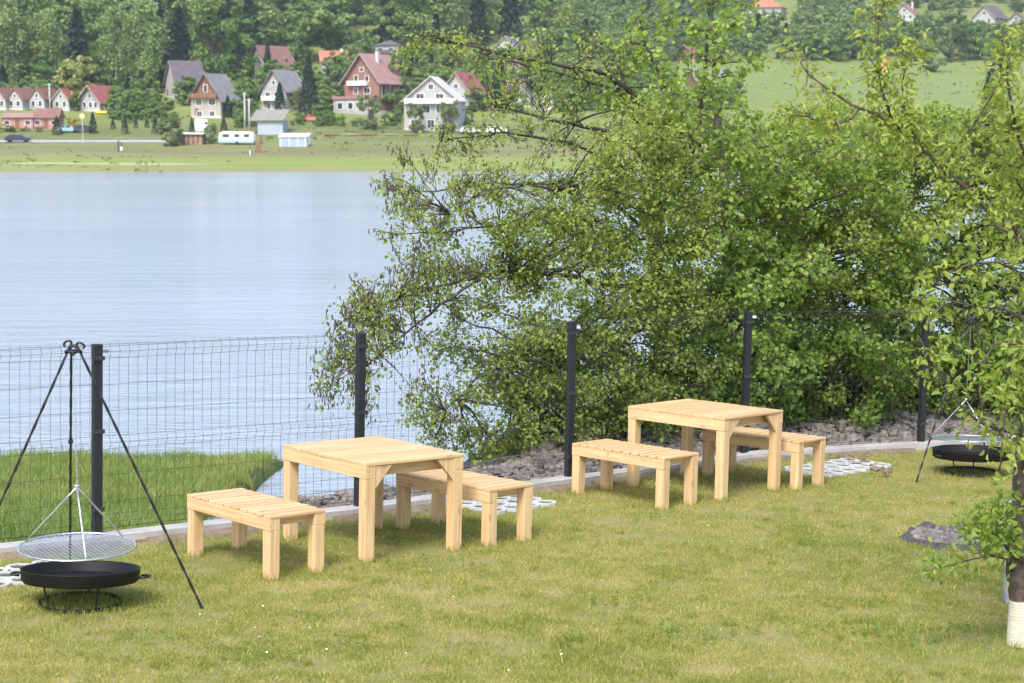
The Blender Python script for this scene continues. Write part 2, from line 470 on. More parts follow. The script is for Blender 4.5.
# ------------------------------------------------------------------ fence
def build_fence():
    root = empty('wire_fence', ML @ Matrix.Translation(PB[1]), 'dark welded wire fence on five black posts along the lake bank', 'fence')
    tops = [342.5, 342.5, 330, 319, 310.3, 310.5, 310.5, 310.5]
    o = PB[1]
    for k in range(len(PB) - 1):
        p = PB[k] - o
        d = (PB[min(k + 1, len(PB) - 1)] - PB[k if k < len(PB) - 1 else k - 1])[:2]; d /= np.hypot(*d); n = np.array([d[1], -d[0]])
        hgt = 1.44
        mb = MB(); w = .034
        def C(u, v, z): q = p[:2] + d * u + n * v; return (q[0], q[1], p[2] + z)
        c = [(-w, -w * .8), (w, -w * .8), (w, w * .8), (-w, w * .8)]
        mb.hexa([C(*q, -.06) for q in c] + [C(*q, hgt) for q in c])
        # a raised spine on the lake side of the post
        c2 = [(-.012, -w * .8 - .018), (.012, -w * .8 - .018), (.012, -w * .8), (-.012, -w * .8)]
        mb.hexa([C(*q, -.05) for q in c2] + [C(*q, hgt - .02) for q in c2])
        po = mb.build('post', M_POST, root)
        cap = MB(); w2 = .037
        c = [(-w2, -w2 * .8), (w2, -w2 * .8), (w2, w2 * .8), (-w2, w2 * .8)]
        cap.hexa([C(*q, hgt) for q in c] + [C(q[0] * .9, q[1] * .9, hgt + .022) for q in c])
        cap.build('post_cap', M_POST, po)
        for z in (.18, .78, 1.34):
            cp = MB(); c = [(-w - .012, .02), (w + .012, .02), (w + .012, w * .8 + .014), (-w - .012, w * .8 + .014)]
            cp.hexa([C(*q, z) for q in c] + [C(*q, z + .03) for q in c]); cp.build('clamp', M_WIRE, po)
        if k in (1, 3, 4, 5):
            cl = MB(); c = [(w, .0), (w + .05, .0), (w + .05, .025), (w, .025)]
            cl.hexa([C(*q, hgt - .045) for q in c] + [C(*q, hgt - .02) for q in c])
            cl.build('clip', M_CLIP if k != 1 else M_GALV, po)
    for k in range(len(PB) - 1):
        a, b = PB[k] - o, PB[k + 1] - o
        d = (b - a); L = np.linalg.norm(d[:2]); n = np.array([d[1], -d[0]]) / L
        mb = MB(); nv = 30; r = .0014
        zb, zt = .04, 1.475
        folds = [1.45 - .09, 1.45 - .79, 1.45 - 1.40]     # low wire of each fold
        def off(z):
            for f in folds:
                if f <= z <= f + .10: return .028 * (1 - abs((z - f - .05) / .05))
            return 0.0
        zs = [zb] + sorted([f + e for f in folds for e in (0, .05, .10)]) + [zt]
        zs = sorted(set(max(zb, min(zt, z)) for z in zs))
        sag = rng.normal(0, .004, nv + 1)
        for i in range(1, nv):
            t = i / nv
            base = a + d * t
            pts = [(base[0] - n[0] * (-.045 - off(z)), base[1] - n[1] * (-.045 - off(z)), base[2] + z) for z in zs]
            mb.tube(pts, r, 4, False)
        hz = sorted(set([.05, zt - .025] + [f + e for f in folds for e in (0, .05, .10)] + [1.45 - .295, 1.45 - .50, 1.45 - .99, 1.45 - 1.2]))
        for z in hz:
            if z < zb: continue
            nn = 8; pts = []
            for q in range(nn + 1):
                t = .012 + .976 * q / nn; base = a + d * t; oo = -.045 - off(z) 
                pts.append((base[0] - n[0] * oo, base[1] - n[1] * oo, base[2] + z + rng.normal(0, .0025)))
            mb.tube(pts, r, 4, False)
        mb.build('wire_panel', M_WIRE, root)
build_fence()

# ------------------------------------------------------------------ tables and benches
def place(x, y, th): return ML @ Matrix.Translation((x, y, 0)) @ Matrix.Rotation(th, 4, 'Z')
def slats(mb, L, Wd, z0, z1, n, gap):
    w = (L - gap * (n - 1)) / n
    for i in range(n):
        x0 = -L / 2 + i * (w + gap)
        e = rng.uniform(-.003, .003); zz = rng.uniform(-.0012, .0012)
        mb.bbox(x0, x0 + w, -Wd / 2 + e, Wd / 2 + e, z0 + zz, z1 + zz, .003)
def furniture(name, label, cat, group, M, L, Wd, H, ns, gap, leg, apr, ap_t, top_t, gusset):
    root = empty(name, M, label, cat, group)
    for sx in (-1, 1):
        for sy in (-1, 1): LEGS.append(np.array(ML.inverted() @ M @ Vector((sx * (L / 2 - .05), sy * (Wd / 2 - .05), 0))))
    top = MB(); slats(top, L, Wd, H - top_t, H, ns, gap)
    top.build('tabletop' if gusset else 'seat', M_PY, root, tint=np.repeat(rng.uniform(0, 1, ns), 24))
    zt = H - top_t - .001
    for s in (-1, 1):                       # long boards under the two long edges
        mb = MB(); y0 = s * Wd / 2; y1 = s * (Wd / 2 - ap_t)
        e = .0 if gusset else .0
        mb.bbox(-L / 2 + .002, L / 2 - .002 - leg * .0, min(y0, y1), max(y0, y1), zt - apr, zt, .003)
        mb.build('side_rail', M_PX, root)
    for sx in (-1, 1):
        for sy in (-1, 1):
            mb = MB()
            x0, x1 = (L / 2 - leg - .004, L / 2 - .004) if sx > 0 else (-L / 2 + .004, -L / 2 + leg + .004)
            yo = sy * (Wd / 2 - .003); yi = sy * (Wd / 2 - .003 - leg)
            ya, yb = min(yo, yi), max(yo, yi)
            mb.bbox(x0, x1, ya, yb, -.03, zt - apr - .001, .004)                     # lower post, flush with the rail
            ym = sy * (Wd / 2 - ap_t - .001)
            mb.bbox(x0, x1, min(ym, yi), max(ym, yi), zt - apr - .0015, zt - .001, .003)   # tenon up to the slats
            lg = mb.build('leg', M_PZ, root)
    for sx in (-1, 1):                      # cross rail under each end
        mb = MB(); xa = sx * (L / 2 - leg - .005); xb = sx * (L / 2 - leg - .03)
        yy = Wd / 2 - ap_t - .006
        if not gusset:
            mb.bbox(min(xa, xb), max(xa, xb), -yy, yy, zt - .07, zt - .002, .003)
            mb.build('end_rail', M_PY, root)
    if gusset:
        for sx in (-1, 1):
            for sy in (-1, 1):
                g = MB(); xa = sx * (L / 2 - .010); xb = sx * (L / 2 - .040)
                yi = Wd / 2 - .003 - leg
                t = .02; q = .155
                poly = [(sy * (yi - .001), zt - .003), (sy * (yi - q), zt - .003), (sy * (yi - q + .055), zt - .006 - .0), (sy * (yi - .001), zt - q - .05)]
                poly = [(sy * (yi - .001), zt - .003), (sy * (yi - q), zt - .003), (sy * (yi - .001), zt - q - .02)]
                if sx * sy < 0: poly = poly[::-1]
                g.prism(poly, min(xa, xb), max(xa, xb), 'x')
                g.build('corner_brace', M_PZ, root)
        for sx in (-1, 1):
            mb = MB(); xa = sx * (L / 2 - .042); xb = sx * (L / 2 - .066)
            yy = Wd / 2 - ap_t - .006
            # inner crosspiece set back from the end
            xa = sx * (L / 2 - leg - .01); xb = sx * (L / 2 - leg - .035)
            mb.bbox(min(xa, xb), max(xa, xb), -yy, yy, zt - .095, zt - .002, .003)
            mb.build('end_rail', M_PY, root)
        mb = MB(); mb.bbox(-L / 2 + leg + .04, L / 2 - leg - .04, -.04, .04, zt - .05, zt - .002, .003); mb.build('centre_rail', M_PX, root)
    return root
LEGS = []
TB = dict(L=1.123, Wd=.912, H=.75, ns=9, gap=.005, leg=.088, apr=.095, ap_t=.036, top_t=.024, gusset=True)
BN = dict(L=1.098, Wd=.482, H=.455, ns=11, gap=.024, leg=.088, apr=.085, ap_t=.036, top_t=.022, gusset=False)
G_T, G_B = 'pine picnic tables on the lawn', 'pine slatted benches beside the tables'
furniture('picnic_table', 'pale pine table nearer the black tripod, in front of the second fence post', 'table', G_T, place(-1.059, 14.013, R(-50.2)), **TB)
furniture('picnic_table', 'pale pine table standing in front of the leafy bank trees, further from the camera', 'table', G_T, place(1.819, 17.003, R(-43.1)), **TB)
furniture('slatted_bench', 'pine slatted bench nearest the black tripod and fire pan with the zinc grate', 'bench', G_B, place(-1.858, 13.27, R(-48.4)), **BN)
furniture('slatted_bench', 'pine slatted bench behind the nearer table, a concrete grid paver showing beneath it', 'bench', G_B, place(-.365, 14.539, R(-45)), **BN)
furniture('slatted_bench', 'pine slatted bench in front of the farther table, on its open lawn side', 'bench', G_B, place(1.124, 16.357, R(-44.8)), **BN)
furniture('slatted_bench', 'pine slatted bench behind the farther table, on its fence side', 'bench', G_B, place(2.441, 17.503, R(-40.5)), **BN)

# ------------------------------------------------------------------ tripod grills
def rodpts(a, b, n, wob_=.0):
    a, b = np.asarray(a, float), np.asarray(b, float)
    t = np.linspace(0, 1, n)[:, None]
    return a + (b - a) * t
def chain(mb, a, b, link=.024, r=.0016):
    a, b = np.asarray(a, float), np.asarray(b, float)
    L = np.linalg.norm(b - a); n = max(2, int(L / (link * .72))); d = (b - a) / L
    u = np.cross(d, [0.3, .5, .8]); u /= np.linalg.norm(u); w = np.cross(d, u)
    for i in range(n):
        c = a + d * (L * (i + .5) / n); s = u if i % 2 else w
        ang = np.linspace(0, 2 * PI, 9)[:-1]
        pts = [c + d * (math.cos(x) * link * .5) + s * (math.sin(x) * link * .22) for x in ang]
        mb.tube(pts + [pts[0]], r, 4, False)
def fire_pan(M, label, tiltx=-4, tilty=0):
    root = empty('fire_pan', M, label, 'fire pan', 'black fire pans under the tripods')
    T = np.array(Matrix.Rotation(R(tiltx), 3, 'X') @ Matrix.Rotation(R(tilty), 3, 'Y'))
    Rr, zt, zb = .385, .25, .158
    b = MB(); b.lathe([(0.001, zb + .004), (.2, zb), (Rr - .02, zb + .006), (Rr - .006, zb + .02), (Rr, zt - .004), (Rr + .003, zt), (Rr - .004, zt + .001), (Rr - .010, zt - .006), (Rr - .016, zb + .026), (Rr - .03, zb + .016), (.2, zb + .010), (.001, zb + .012)], 56)
    b.v = [v @ T.T for v in b.v]
    bowl = b.build('bowl', M_PAN, root, True)
    for s in (-1, 1):
        h = MB(); x = s * (Rr + .002)
        pts = [(x, -.055, zt - .05), (x + s * .045, -.055, zt - .045), (x + s * .062, -.03, zt - .044), (x + s * .062, .03, zt - .044), (x + s * .045, .055, zt - .045), (x, .055, zt - .05)]
        h.tube(pts, .009, 6); h.v = [v @ T.T for v in h.v]; h.build('handle', M_BLACK, root, True)
    rg = MB()
    n = 40
    for r0, z0, z1 in ((.262, .012, .040),):
        rg.lathe([(r0, z0), (r0 + .005, z0), (r0 + .005, z1), (r0, z1), (r0, z0)], n)
    rg.build('base_ring', M_BLACK, root)
    for a in (-125, -55, 90, 200, 340):
        if a in (200, 340): continue
        l = MB(); a = R(a)
        top = np.array([.31 * math.cos(a), .31 * math.sin(a), zb + .012]) @ T.T
        l.tube([top, (.262 * math.cos(a), .262 * math.sin(a), .03)], .0065, 6); l.build('leg', M_BLACK, root)
    return root
def grate(M, label, zc, tx, ty, hub, root_label=None):
    """round hanging grate; M puts its origin on the ground under it"""
    root = empty('hanging_grate', M, label, 'grill grate', 'round zinc grates hanging from the tripods')
    T = np.array(Matrix.Rotation(R(tx), 3, 'X') @ Matrix.Rotation(R(ty), 3, 'Y'))
    Rg = .375; c = np.array([0, 0, zc])
    rm = MB(); rm.ring((0, 0, 0), Rg, .0065, 56, 6); rm.v = [v @ T.T + c for v in rm.v]; rm.build('rim', M_ZINC, root, True)
    g = MB(); st = .031
    k = np.arange(-Rg, Rg, st)
    for ang in (R(58), R(-58)):                       # expanded-metal pattern: two crossing sets
        ca, sa = math.cos(ang), math.sin(ang)
        for q in k:
            if abs(q) > Rg * .985: continue
            hl = math.sqrt(Rg * Rg - q * q)
            a = np.array([q * -sa - hl * ca, q * ca - hl * sa, 0]); b = np.array([q * -sa + hl * ca, q * ca + hl * sa, 0])
            g.tube([a, b], .0021, 4, False)
    g.v = [v @ T.T + c for v in g.v]; g.build('mesh', M_ZINC, root)
    hub = np.asarray(hub, float)
    for a in (165, -68, 50):
        a = R(a); e = np.array([Rg * math.cos(a), Rg * math.sin(a), 0]) @ T.T + c
        rd = MB(); rd.tube(rodpts(e, hub, 6), .0058, 6); rd.build('hanger_rod', M_ZINC, root, True)
    hk = MB(); hk.ring((hub[0], hub[1], hub[2] + .01), .016, .004, 12, 5); hk.build('hook_ring', M_ZINC, root)
    return root
def tripod(M, label, apex, feet, chain_to, bright=False):
    root = empty('tripod_stand', M, label, 'tripod', 'black steel tripods')
    apex = np.asarray(apex, float)
    for i, (f, off, curl) in enumerate(feet):
        f = np.asarray(f, float); t0 = apex + np.asarray(off, float)
        mb = MB(); n = 46
        # a square bar twisted about its axis
        mb.tube(rodpts(f, t0, n), .0095, 4, True, .45)
        d = (t0 - f); d /= np.linalg.norm(d)
        if curl:
            side = np.array([curl, 0.0, 0.0]); pts = []
            for q in np.linspace(0, 1, 15):
                a = q * 1.45 * PI
                rr = .026 * (1 - .35 * q)
                pts.append(t0 + d * .05 + side * (.026 - rr * math.cos(a)) + d * (rr * math.sin(a)) - side * 0)
            mb.tube([t0, t0 + d * .05] + pts[1:], .0085, 6)
        if i == 2:
            q = f + (t0 - f) * .60; mb.tube([q - d * .02, q - d * .012, q + d * .012, q + d * .02], [.008, .017, .017, .008], 8)
        mb.build('leg', M_BLACK, root, False)
    hb = MB()
    # bent hook plate between the legs
    hb.tube([apex + np.array(v) for v in ((-.055, 0, -.012), (-.03, 0, .005), (0, 0, -.022), (.03, 0, .005), (.055, 0, -.012))], .011, 6)
    hb.ring(tuple(apex + np.array((0, 0, -.0))), .048, .008, 20, 6)
    an = np.linspace(0, PI, 9)
    hb.tube([apex + np.array((.032 * math.cos(a), 0, .045 * math.sin(a) - .01)) for a in an], .013, 6)
    hb.build('hub', M_BLACK, root, True)
    ch = MB(); chain(ch, apex + np.array((0, 0, -.03)), np.asarray(chain_to, float) + np.array((0, 0, .02))); ch.build('chain', M_GALV, root)
    return root
def local(px, py, M0, z=0.0): return lawn_hit(px, py, z) - M0
# the nearer set, at the lower left
c0 = lawn_hit(80, 606); s0 = c0[1]
pl = lambda px, py, dy=0.0: None
def in_plane(px, py, c, dy=0.0):
    """lawn-frame point on the upright plane y = c.y + dy seen at a pixel, relative to c"""
    r = MLi[:3, :3] @ ray(px, py); cc = MLi[:3, :3] @ CAM + MLi[:3, 3]
    t = (c[1] + dy - cc[1]) / r[1]; return cc + r * t - c
M0 = ML @ Matrix.Translation(c0)
fire_pan(M0, 'round black fire pan under the zinc grate at the lower left of the lawn', -4.5, 0)
hub0 = in_plane(77, 487, c0)
gc = in_plane(77, 546.5, c0)
grate(ML @ Matrix.Translation(c0 + np.array([gc[0], 0, 0])), 'round zinc grate hanging on three rods over the nearer fire pan', gc[2], 2.5, 0, (hub0[0] - gc[0], 0, hub0[2]))
ap0 = in_plane(73.5, 351, c0)
tripod(M0, 'tall black tripod with curled leg tops in front of the first fence post', ap0,
       [(lawn_hit(202, 608) - c0, (.045, 0, -.01), 1), (lawn_hit(-45, 605) - c0, (-.035, 0, 0), -1), (lawn_hit(70, 560) - c0, (-.02, .02, -.01), 0)], hub0)
# the farther set, at the right edge
c1 = lawn_hit(971, 474); M1 = ML @ Matrix.Translation(c1)
fire_pan(M1 @ Matrix.Rotation(R(25), 4, 'Z'), 'round black fire pan half hidden by the fruit tree near the fence', -1.5, 0)
gc1 = in_plane(969, 438.5, c1); hub1 = in_plane(966, 400, c1)
grate(ML @ Matrix.Translation(c1 + np.array([gc1[0], 0, 0])), 'round pale grate hanging over the farther fire pan behind fruit leaves', gc1[2], -3, 0, (hub1[0] - gc1[0], 0, hub1[2]))
ap1 = in_plane(971, 322, c1)
tripod(M1, 'black twisted tripod half hidden by fruit tree leaves over the farther fire pan', ap1,
       [(lawn_hit(916, 483) - c1, (-.03, 0, 0), -1), (lawn_hit(1034, 484) - c1, (.04, 0, 0), 1), (lawn_hit(985, 452) - c1, (0, .02, 0), 0)], hub1)

# ------------------------------------------------------------------ grid pavers, sunk in the turf
def grid_paver(label, c, L, Wd, th):
    root_M = ML @ Matrix.Translation((c[0], c[1], 0)) @ Matrix.Rotation(th, 4, 'Z')
    mb = MB(); n, m = max(2, round(L / .2)), max(2, round(Wd / .2)); cx, cy = L / n, Wd / m
    k = 8
    for i in range(n):
        for j in range(m):
            x, y = -L / 2 + (i + .5) * cx, -Wd / 2 + (j + .5) * cy
            z = .024 + rng.uniform(-.002, .002)
            sq = []
            for q in range(k):
                a = (q + .5) * 2 * PI / k; ux, uy = math.cos(a), math.sin(a); f = 1 / max(abs(ux), abs(uy))
                sq.append((x + ux * f * (cx / 2 - .002), y + uy * f * (cy / 2 - .002)))
            hole = [(x + math.cos((q + .5) * 2 * PI / k) * cx * .36, y + math.sin((q + .5) * 2 * PI / k) * cy * .36) for q in range(k)]
            V = [(*p, z) for p in sq] + [(*p, z) for p in hole] + [(*p, z - .05) for p in hole] + [(*p, z - .05) for p in sq]
            Q = []
            for q in range(k):
                r_ = (q + 1) % k
                Q += [(q, r_, k + r_, k + q), (k + q, k + r_, 2 * k + r_, 2 * k + q), (3 * k + q, 3 * k + r_, r_, q)]
            mb.add(V, Q)
    o = mb.build('grid_paver', M_PAVER, None, False, root_M)
    sf = MB()
    for i in range(n):
        for j in range(m):
            x, y = -L / 2 + (i + .5) * cx, -Wd / 2 + (j + .5) * cy
            sf.add([(x + math.cos((q + .5) * 2 * PI / k) * cx * .365, y + math.sin((q + .5) * 2 * PI / k) * cy * .365, .014) for q in range(k)] + [(x, y, .021)], (), [(q, (q + 1) % k, k) for q in range(k)])
    sf.build('soil_fill', M_BANK, o)
    return tag(o, label, 'paver', 'concrete grid pavers sunk in the turf')
FD = math.atan2((PB[3] - PB[2])[1], (PB[3] - PB[2])[0])
PAV = []
for lab, px, py, L, Wd in (('pale concrete grid paver behind the nearer fire pan, cut by the picture edge', 8, 578, 1.0, .6),
                           ('pale concrete grid paver under the bench behind the nearer table', 506, 505, .8, .55),
                           ('pale concrete grid paver beside the bench behind the farther table', 838, 468, 1.1, .6)):
    p = lawn_hit(px, py); PAV.append((p, L, Wd)); grid_paver(lab, p, L, Wd, FD)
# clods of earth round the last paver
def stone_mesh(n_lat=5, n_lon=7, seed=0, flat=.7):
    g = np.random.default_rng(seed)
    th = np.linspace(0, PI, n_lat + 1); ph = np.arange(n_lon) * 2 * PI / n_lon
    V = [(0, 0, 1)]
    for t in th[1:-1]:
        for p in ph: V.append((math.sin(t) * math.cos(p), math.sin(t) * math.sin(p), math.cos(t)))
    V.append((0, 0, -1)); V = np.array(V)
    V *= g.uniform(.72, 1.18, len(V))[:, None]; V[:, 2] *= flat; V[:, 0] *= g.uniform(.8, 1.35)
    T = [(0, 1 + i, 1 + (i + 1) % n_lon) for i in range(n_lon)]; Q = []
    for r in range(n_lat - 2):
        for i in range(n_lon):
            a = 1 + r * n_lon + i; b = 1 + r * n_lon + (i + 1) % n_lon
            Q.append((a, a + n_lon, b + n_lon, b))
    l = len(V) - 1; s = 1 + (n_lat - 2) * n_lon
    T += [(l, s + (i + 1) % n_lon, s + i) for i in range(n_lon)]
    return V, np.array(Q), np.array(T)
STONES = [stone_mesh(5, 7, s, rng.uniform(.5, .8)) for s in range(8)]
def scatter_stones(mb, P, size, g):
    for p, s in zip(P, size):
        V, Q, T = STONES[g.integers(8)]
        a, b = g.uniform(0, 2 * PI), g.uniform(-.5, .5)
        Rm = np.array(Matrix.Rotation(a, 3, 'Z') @ Matrix.Rotation(b, 3, 'X'))
        mb.add(V @ Rm.T * s + p, Q, T)
mb = MB(); P = []; S = []
for k in range(150):
    t = rng.uniform(-1, 1); u = abs(rng.normal(0, .10))
    q = lawn_hit(862 + 26 * t + rng.normal(0, 4), 461 + 10 * (t + .3) + rng.normal(0, 2)); P.append((q[0], q[1], .015)); S.append(rng.uniform(.008, .026))
scatter_stones(mb, P, S, rng)
tag(mb.build('earth_clods', M_EARTH, None, False, ML), 'brown clods of dug earth round the farther grid paver', 'earth', kind='stuff')

# ------------------------------------------------------------------ campfire ring at the right
cf = lawn_hit(951, 541)
root = empty('campfire_pit', ML @ Matrix.Translation(cf) @ Matrix.Scale(.72, 4), 'round campfire bed of ash and stones edged with crumpled dark felt', 'fire pit')
mb = MB(); mb.lathe([(.46, .0), (.44, .035), (.36, .05), (.2, .045), (.001, .05)], 40)
V = mb.v[0]; V[:, 2] += .018 * wob(V[:, 0] * 9, V[:, 1] * 9); mb.build('ash_bed', M_ASH, root, True)
mb = MB(); P = []; S = []
for k in range(210):
    a = rng.uniform(0, 2 * PI); r = .40 * math.sqrt(rng.uniform(0, 1)); P.append((r * math.cos(a), r * math.sin(a), .055)); S.append(rng.uniform(.012, .038))
scatter_stones(mb, P, S, rng); o = mb.build('ember_stones', M_EMBER, root); tag(o, kind='stuff')
n = 96; rows = 6; V = []
for i in range(n):
    a = i * 2 * PI / n
    hump = .085 * math.exp(-((a - 1.95) / .20) ** 2) + .05 * math.exp(-((a - 1.2) / .45) ** 2) + .05 * math.exp(-((a - 2.6) / .4) ** 2)
    for j in range(rows):
        t = j / (rows - 1)
        r = .37 + .20 * t + .03 * math.sin(5 * a + j) * t
        z = .05 * math.sin(PI * min(1, t * 1.1)) + hump * math.sin(PI * t) + .012 + .012 * math.sin(13 * a + 2 * j) + rng.uniform(-.008, .008) - .02 * t
        V.append((r * math.cos(a), r * math.sin(a), max(z, .004)))
Q = [(i * rows + j, ((i + 1) % n) * rows + j, ((i + 1) % n) * rows + j + 1, i * rows + j + 1) for i in range(n) for j in range(rows - 1)]
mesh_np('felt_liner', V, Q, None, M_FELT, root)
mb = MB(); P = []; S = []
for k in range(26):
    a = k / 26 * 2 * PI + rng.uniform(-.08, .08)
    P.append((.42 * math.cos(a), .42 * math.sin(a), .05)); S.append(rng.uniform(.035, .06))

for p_, s_ in zip(P, S):
    mb = MB(); scatter_stones(mb, [np.array(p_)], [s_], rng); mb.build('ring_stone', M_STONE, root)
# ------------------------------------------------------------------ grass
_lat = rng.uniform(0, 1, (64, 64))
def vnoise(x, y, s):
    x = np.asarray(x) * s + 100; y = np.asarray(y) * s + 100
    i = np.floor(x).astype(int); j = np.floor(y).astype(int); fx = x - i; fy = y - j
    fx = fx * fx * (3 - 2 * fx); fy = fy * fy * (3 - 2 * fy)
    a = _lat[i % 64, j % 64]; b = _lat[(i + 1) % 64, j % 64]; c = _lat[i % 64, (j + 1) % 64]; d = _lat[(i + 1) % 64, (j + 1) % 64]
    return (a * (1 - fx) + b * fx) * (1 - fy) + (c * (1 - fx) + d * fx) * fy
def fbm(x, y, s): return (vnoise(x, y, s) + .5 * vnoise(x, y, s * 2.1) + .25 * vnoise(x, y, s * 4.3)) / 1.75
def blades(base, h, w, lean, tint, name, mat, M=None, g=rng):
    n = len(base)
    a = g.uniform(0, 2 * PI, n); b = g.uniform(0, 2 * PI, n)
    side = np.stack([np.cos(a), np.sin(a), 0 * a], -1); ln = np.stack([np.cos(b), np.sin(b), 0 * b], -1)
    up = np.array([0, 0, 1.0])
    mid = base + up * (h * .55)[:, None] + ln * (h * lean * .35)[:, None]
    tip = base + up * (h * (1 - .25 * lean))[:, None] + ln * (h * lean)[:, None]
    V = np.stack([base - side * (w / 2)[:, None], base + side * (w / 2)[:, None], mid + side * (w * .38)[:, None], mid - side * (w * .38)[:, None], tip], 1).reshape(-1, 3)
    k = np.arange(n)[:, None] * 5
    return mesh_np(name, V, k + np.array([[0, 1, 2, 3]]), k + np.array([[3, 2, 4]]), mat, None, False, np.repeat(tint, 5), M)
def lawn_blades():
    N = 620000
    # more blades near the camera
    y = 9.3 + (22.5 - 9.3) * rng.beta(1.05, 1.55, N); x = rng.uniform(-1, 1, N) * (.292 * y + .7)
    ok = y < fence_yl(x) - .22
    P = np.array(PB)
    # clear the kerb's worn foot
    dist = (fence_yl(x) - y) * .8
    ok &= rng.uniform(0, 1, N) < np.clip((dist - .17) / .38, .03, 1)
    for p, L, Wd in PAV:
        c, s = math.cos(FD), math.sin(FD); u = (x - p[0]) * c + (y - p[1]) * s; v = -(x - p[0]) * s + (y - p[1]) * c
        inside = (abs(u) < L / 2 - .03 + .05 * (rng.uniform(0, 1, N) - .5)) & (abs(v) < Wd / 2 - .03)
        ok &= ~(inside & (rng.uniform(0, 1, N) > .07))
    ok &= np.hypot(x - cf[0], y - cf[1]) > .34 + rng.uniform(-.03, .05, N)
    big = fbm(x, y, .55); med = fbm(x + 31, y + 7, 1.9); sm = fbm(x - 12, y + 3, 6.5)
    bare = np.clip((med - .57) * 7, 0, .85) + np.clip((sm - .57) * 7, 0, .75)
    ok &= rng.uniform(0, 1, N) > bare * .8
    clump = np.clip((fbm(x + 9, y - 4, 1.3) - .62) * 8, 0, 1)          # lusher tufts
    h = .014 + .024 * np.clip(med * 1.1, 0, 1) * rng.uniform(.35, 1.15, N) + .014 * clump * rng.uniform(.3, 1, N)
    h *= np.where(rng.uniform(0, 1, N) < .02, 2.0, 1.0)
    tint = np.clip(.22 + .5 * (1 - med) * .5 + .25 * (big - .35) + 1.1 * (sm - .5) + rng.normal(0, .22, N) - .25 * clump, 0, 1)
    tint = np.where(rng.uniform(0, 1, N) < .10, rng.uniform(.75, 1.0, N), tint)
    x, y, h, tint = x[ok], y[ok], h[ok], tint[ok]; n = len(x)
    z = lawn_bump(x, y)
    o = blades(np.stack([x, y, z - .003], -1), h, rng.uniform(.0028, .0050, n), rng.uniform(.2, 1.05, n), tint, 'lawn_grass', M_GRASS, ML)
    tag(o, 'short yellow-green lawn grass with dry patches', 'grass', kind='stuff')
lawn_blades()
def tufts():
    g = np.random.default_rng(17); P = []; H = []
    spots = [(p[0], p[1], .11, 110, .075) for p in LEGS] + [(c0[0] + .27 * math.cos(a), c0[1] + .27 * math.sin(a), .09, 60, .06) for a in np.linspace(0, 6.28, 14)] + [(c1[0] + .27 * math.cos(a), c1[1] + .27 * math.sin(a), .09, 50, .06) for a in np.linspace(0, 6.28, 12)]
    b = lawn_hit(1020, 645); spots += [(b[0], b[1], .17, 260, .09)]
    for _ in range(420):
        y = g.uniform(10.2, 18); x = g.uniform(-.29, .29) * y
        if y < fence_yl(x) - .5: spots.append((x, y, g.uniform(.04, .16), int(g.uniform(25, 90)), g.uniform(.035, .065)))
    for k in range(len(PB) - 2):
        for t in np.arange(0, 1, .045):
            q = PB[k] + (PB[k + 1] - PB[k]) * t; d = (PB[k + 1] - PB[k])[:2]; d /= np.hypot(*d); spots.append((q[0] + d[1] * .27, q[1] - d[0] * .27, .10, int(g.uniform(5, 45)), .05))
    for x, y, r, n, h in spots:
        q = g.normal(0, r * .55, (n, 2)); P.append(np.stack([x + q[:, 0], y + q[:, 1], 0 * q[:, 0]], -1)); H.append(h * g.uniform(.4, 1.15, n))
    P = np.concatenate(P); H = np.concatenate(H); P[:, 2] = lawn_bump(P[:, 0], P[:, 1]) - .003; n = len(P)
    o = blades(P, H, g.uniform(.003, .0055, n), g.uniform(.2, .9, n), np.clip(g.normal(.12, .2, n), 0, 1), 'grass_tufts', M_GRASS, ML, g)
    tag(o, 'longer fresh green grass tufts round table legs, kerb and scattered over the lawn', 'grass', kind='stuff')
tufts()
def bank_blades():
    N = 260000
    s = 26 * rng.beta(1, 1.7, N); x = rng.uniform(-12, -2.0, N); y = fence_y(x) + .10 + s
    ok = (np.abs(x) < .30 * y + 1.2)
    edge = x + .25 * np.sin(y * .9) + .02 * (y - 20)
    # the stones by the kerb keep the grass back towards the second post
    kx = tongue(y) + .05
    ok &= x < kx + .55 * (fbm(x, y, 1.3) - .5) + rng.normal(0, .07, N)
    z = bank_z(x, y); ok &= z > -.02
    x, y, z = x[ok], y[ok], z[ok]; n = len(x)
    m = fbm(x, y, .7); sm = fbm(x + 5, y, 2.7)
    h = (.08 + .20 * sm * rng.uniform(.2, 1.3, n)) * np.where(rng.uniform(0, 1, n) < .05, 1.6, 1.0) * np.clip((y - fence_y(x)) * .9 + .35, .35, 1.15)
    tint = np.clip(.25 + 1.0 * (m - .4) + rng.normal(0, .16, n), 0, 1)
    tint = np.where(rng.uniform(0, 1, n) < .05, 1.0, tint)
    o = blades(np.stack([x, y, z - .01], -1), h, rng.uniform(.006, .011, n), rng.uniform(.15, .8, n), tint, 'bank_grass', M_REED)
    tag(o, 'long fresh green grass on the bank between the fence and the water', 'grass', kind='stuff')
bank_blades()
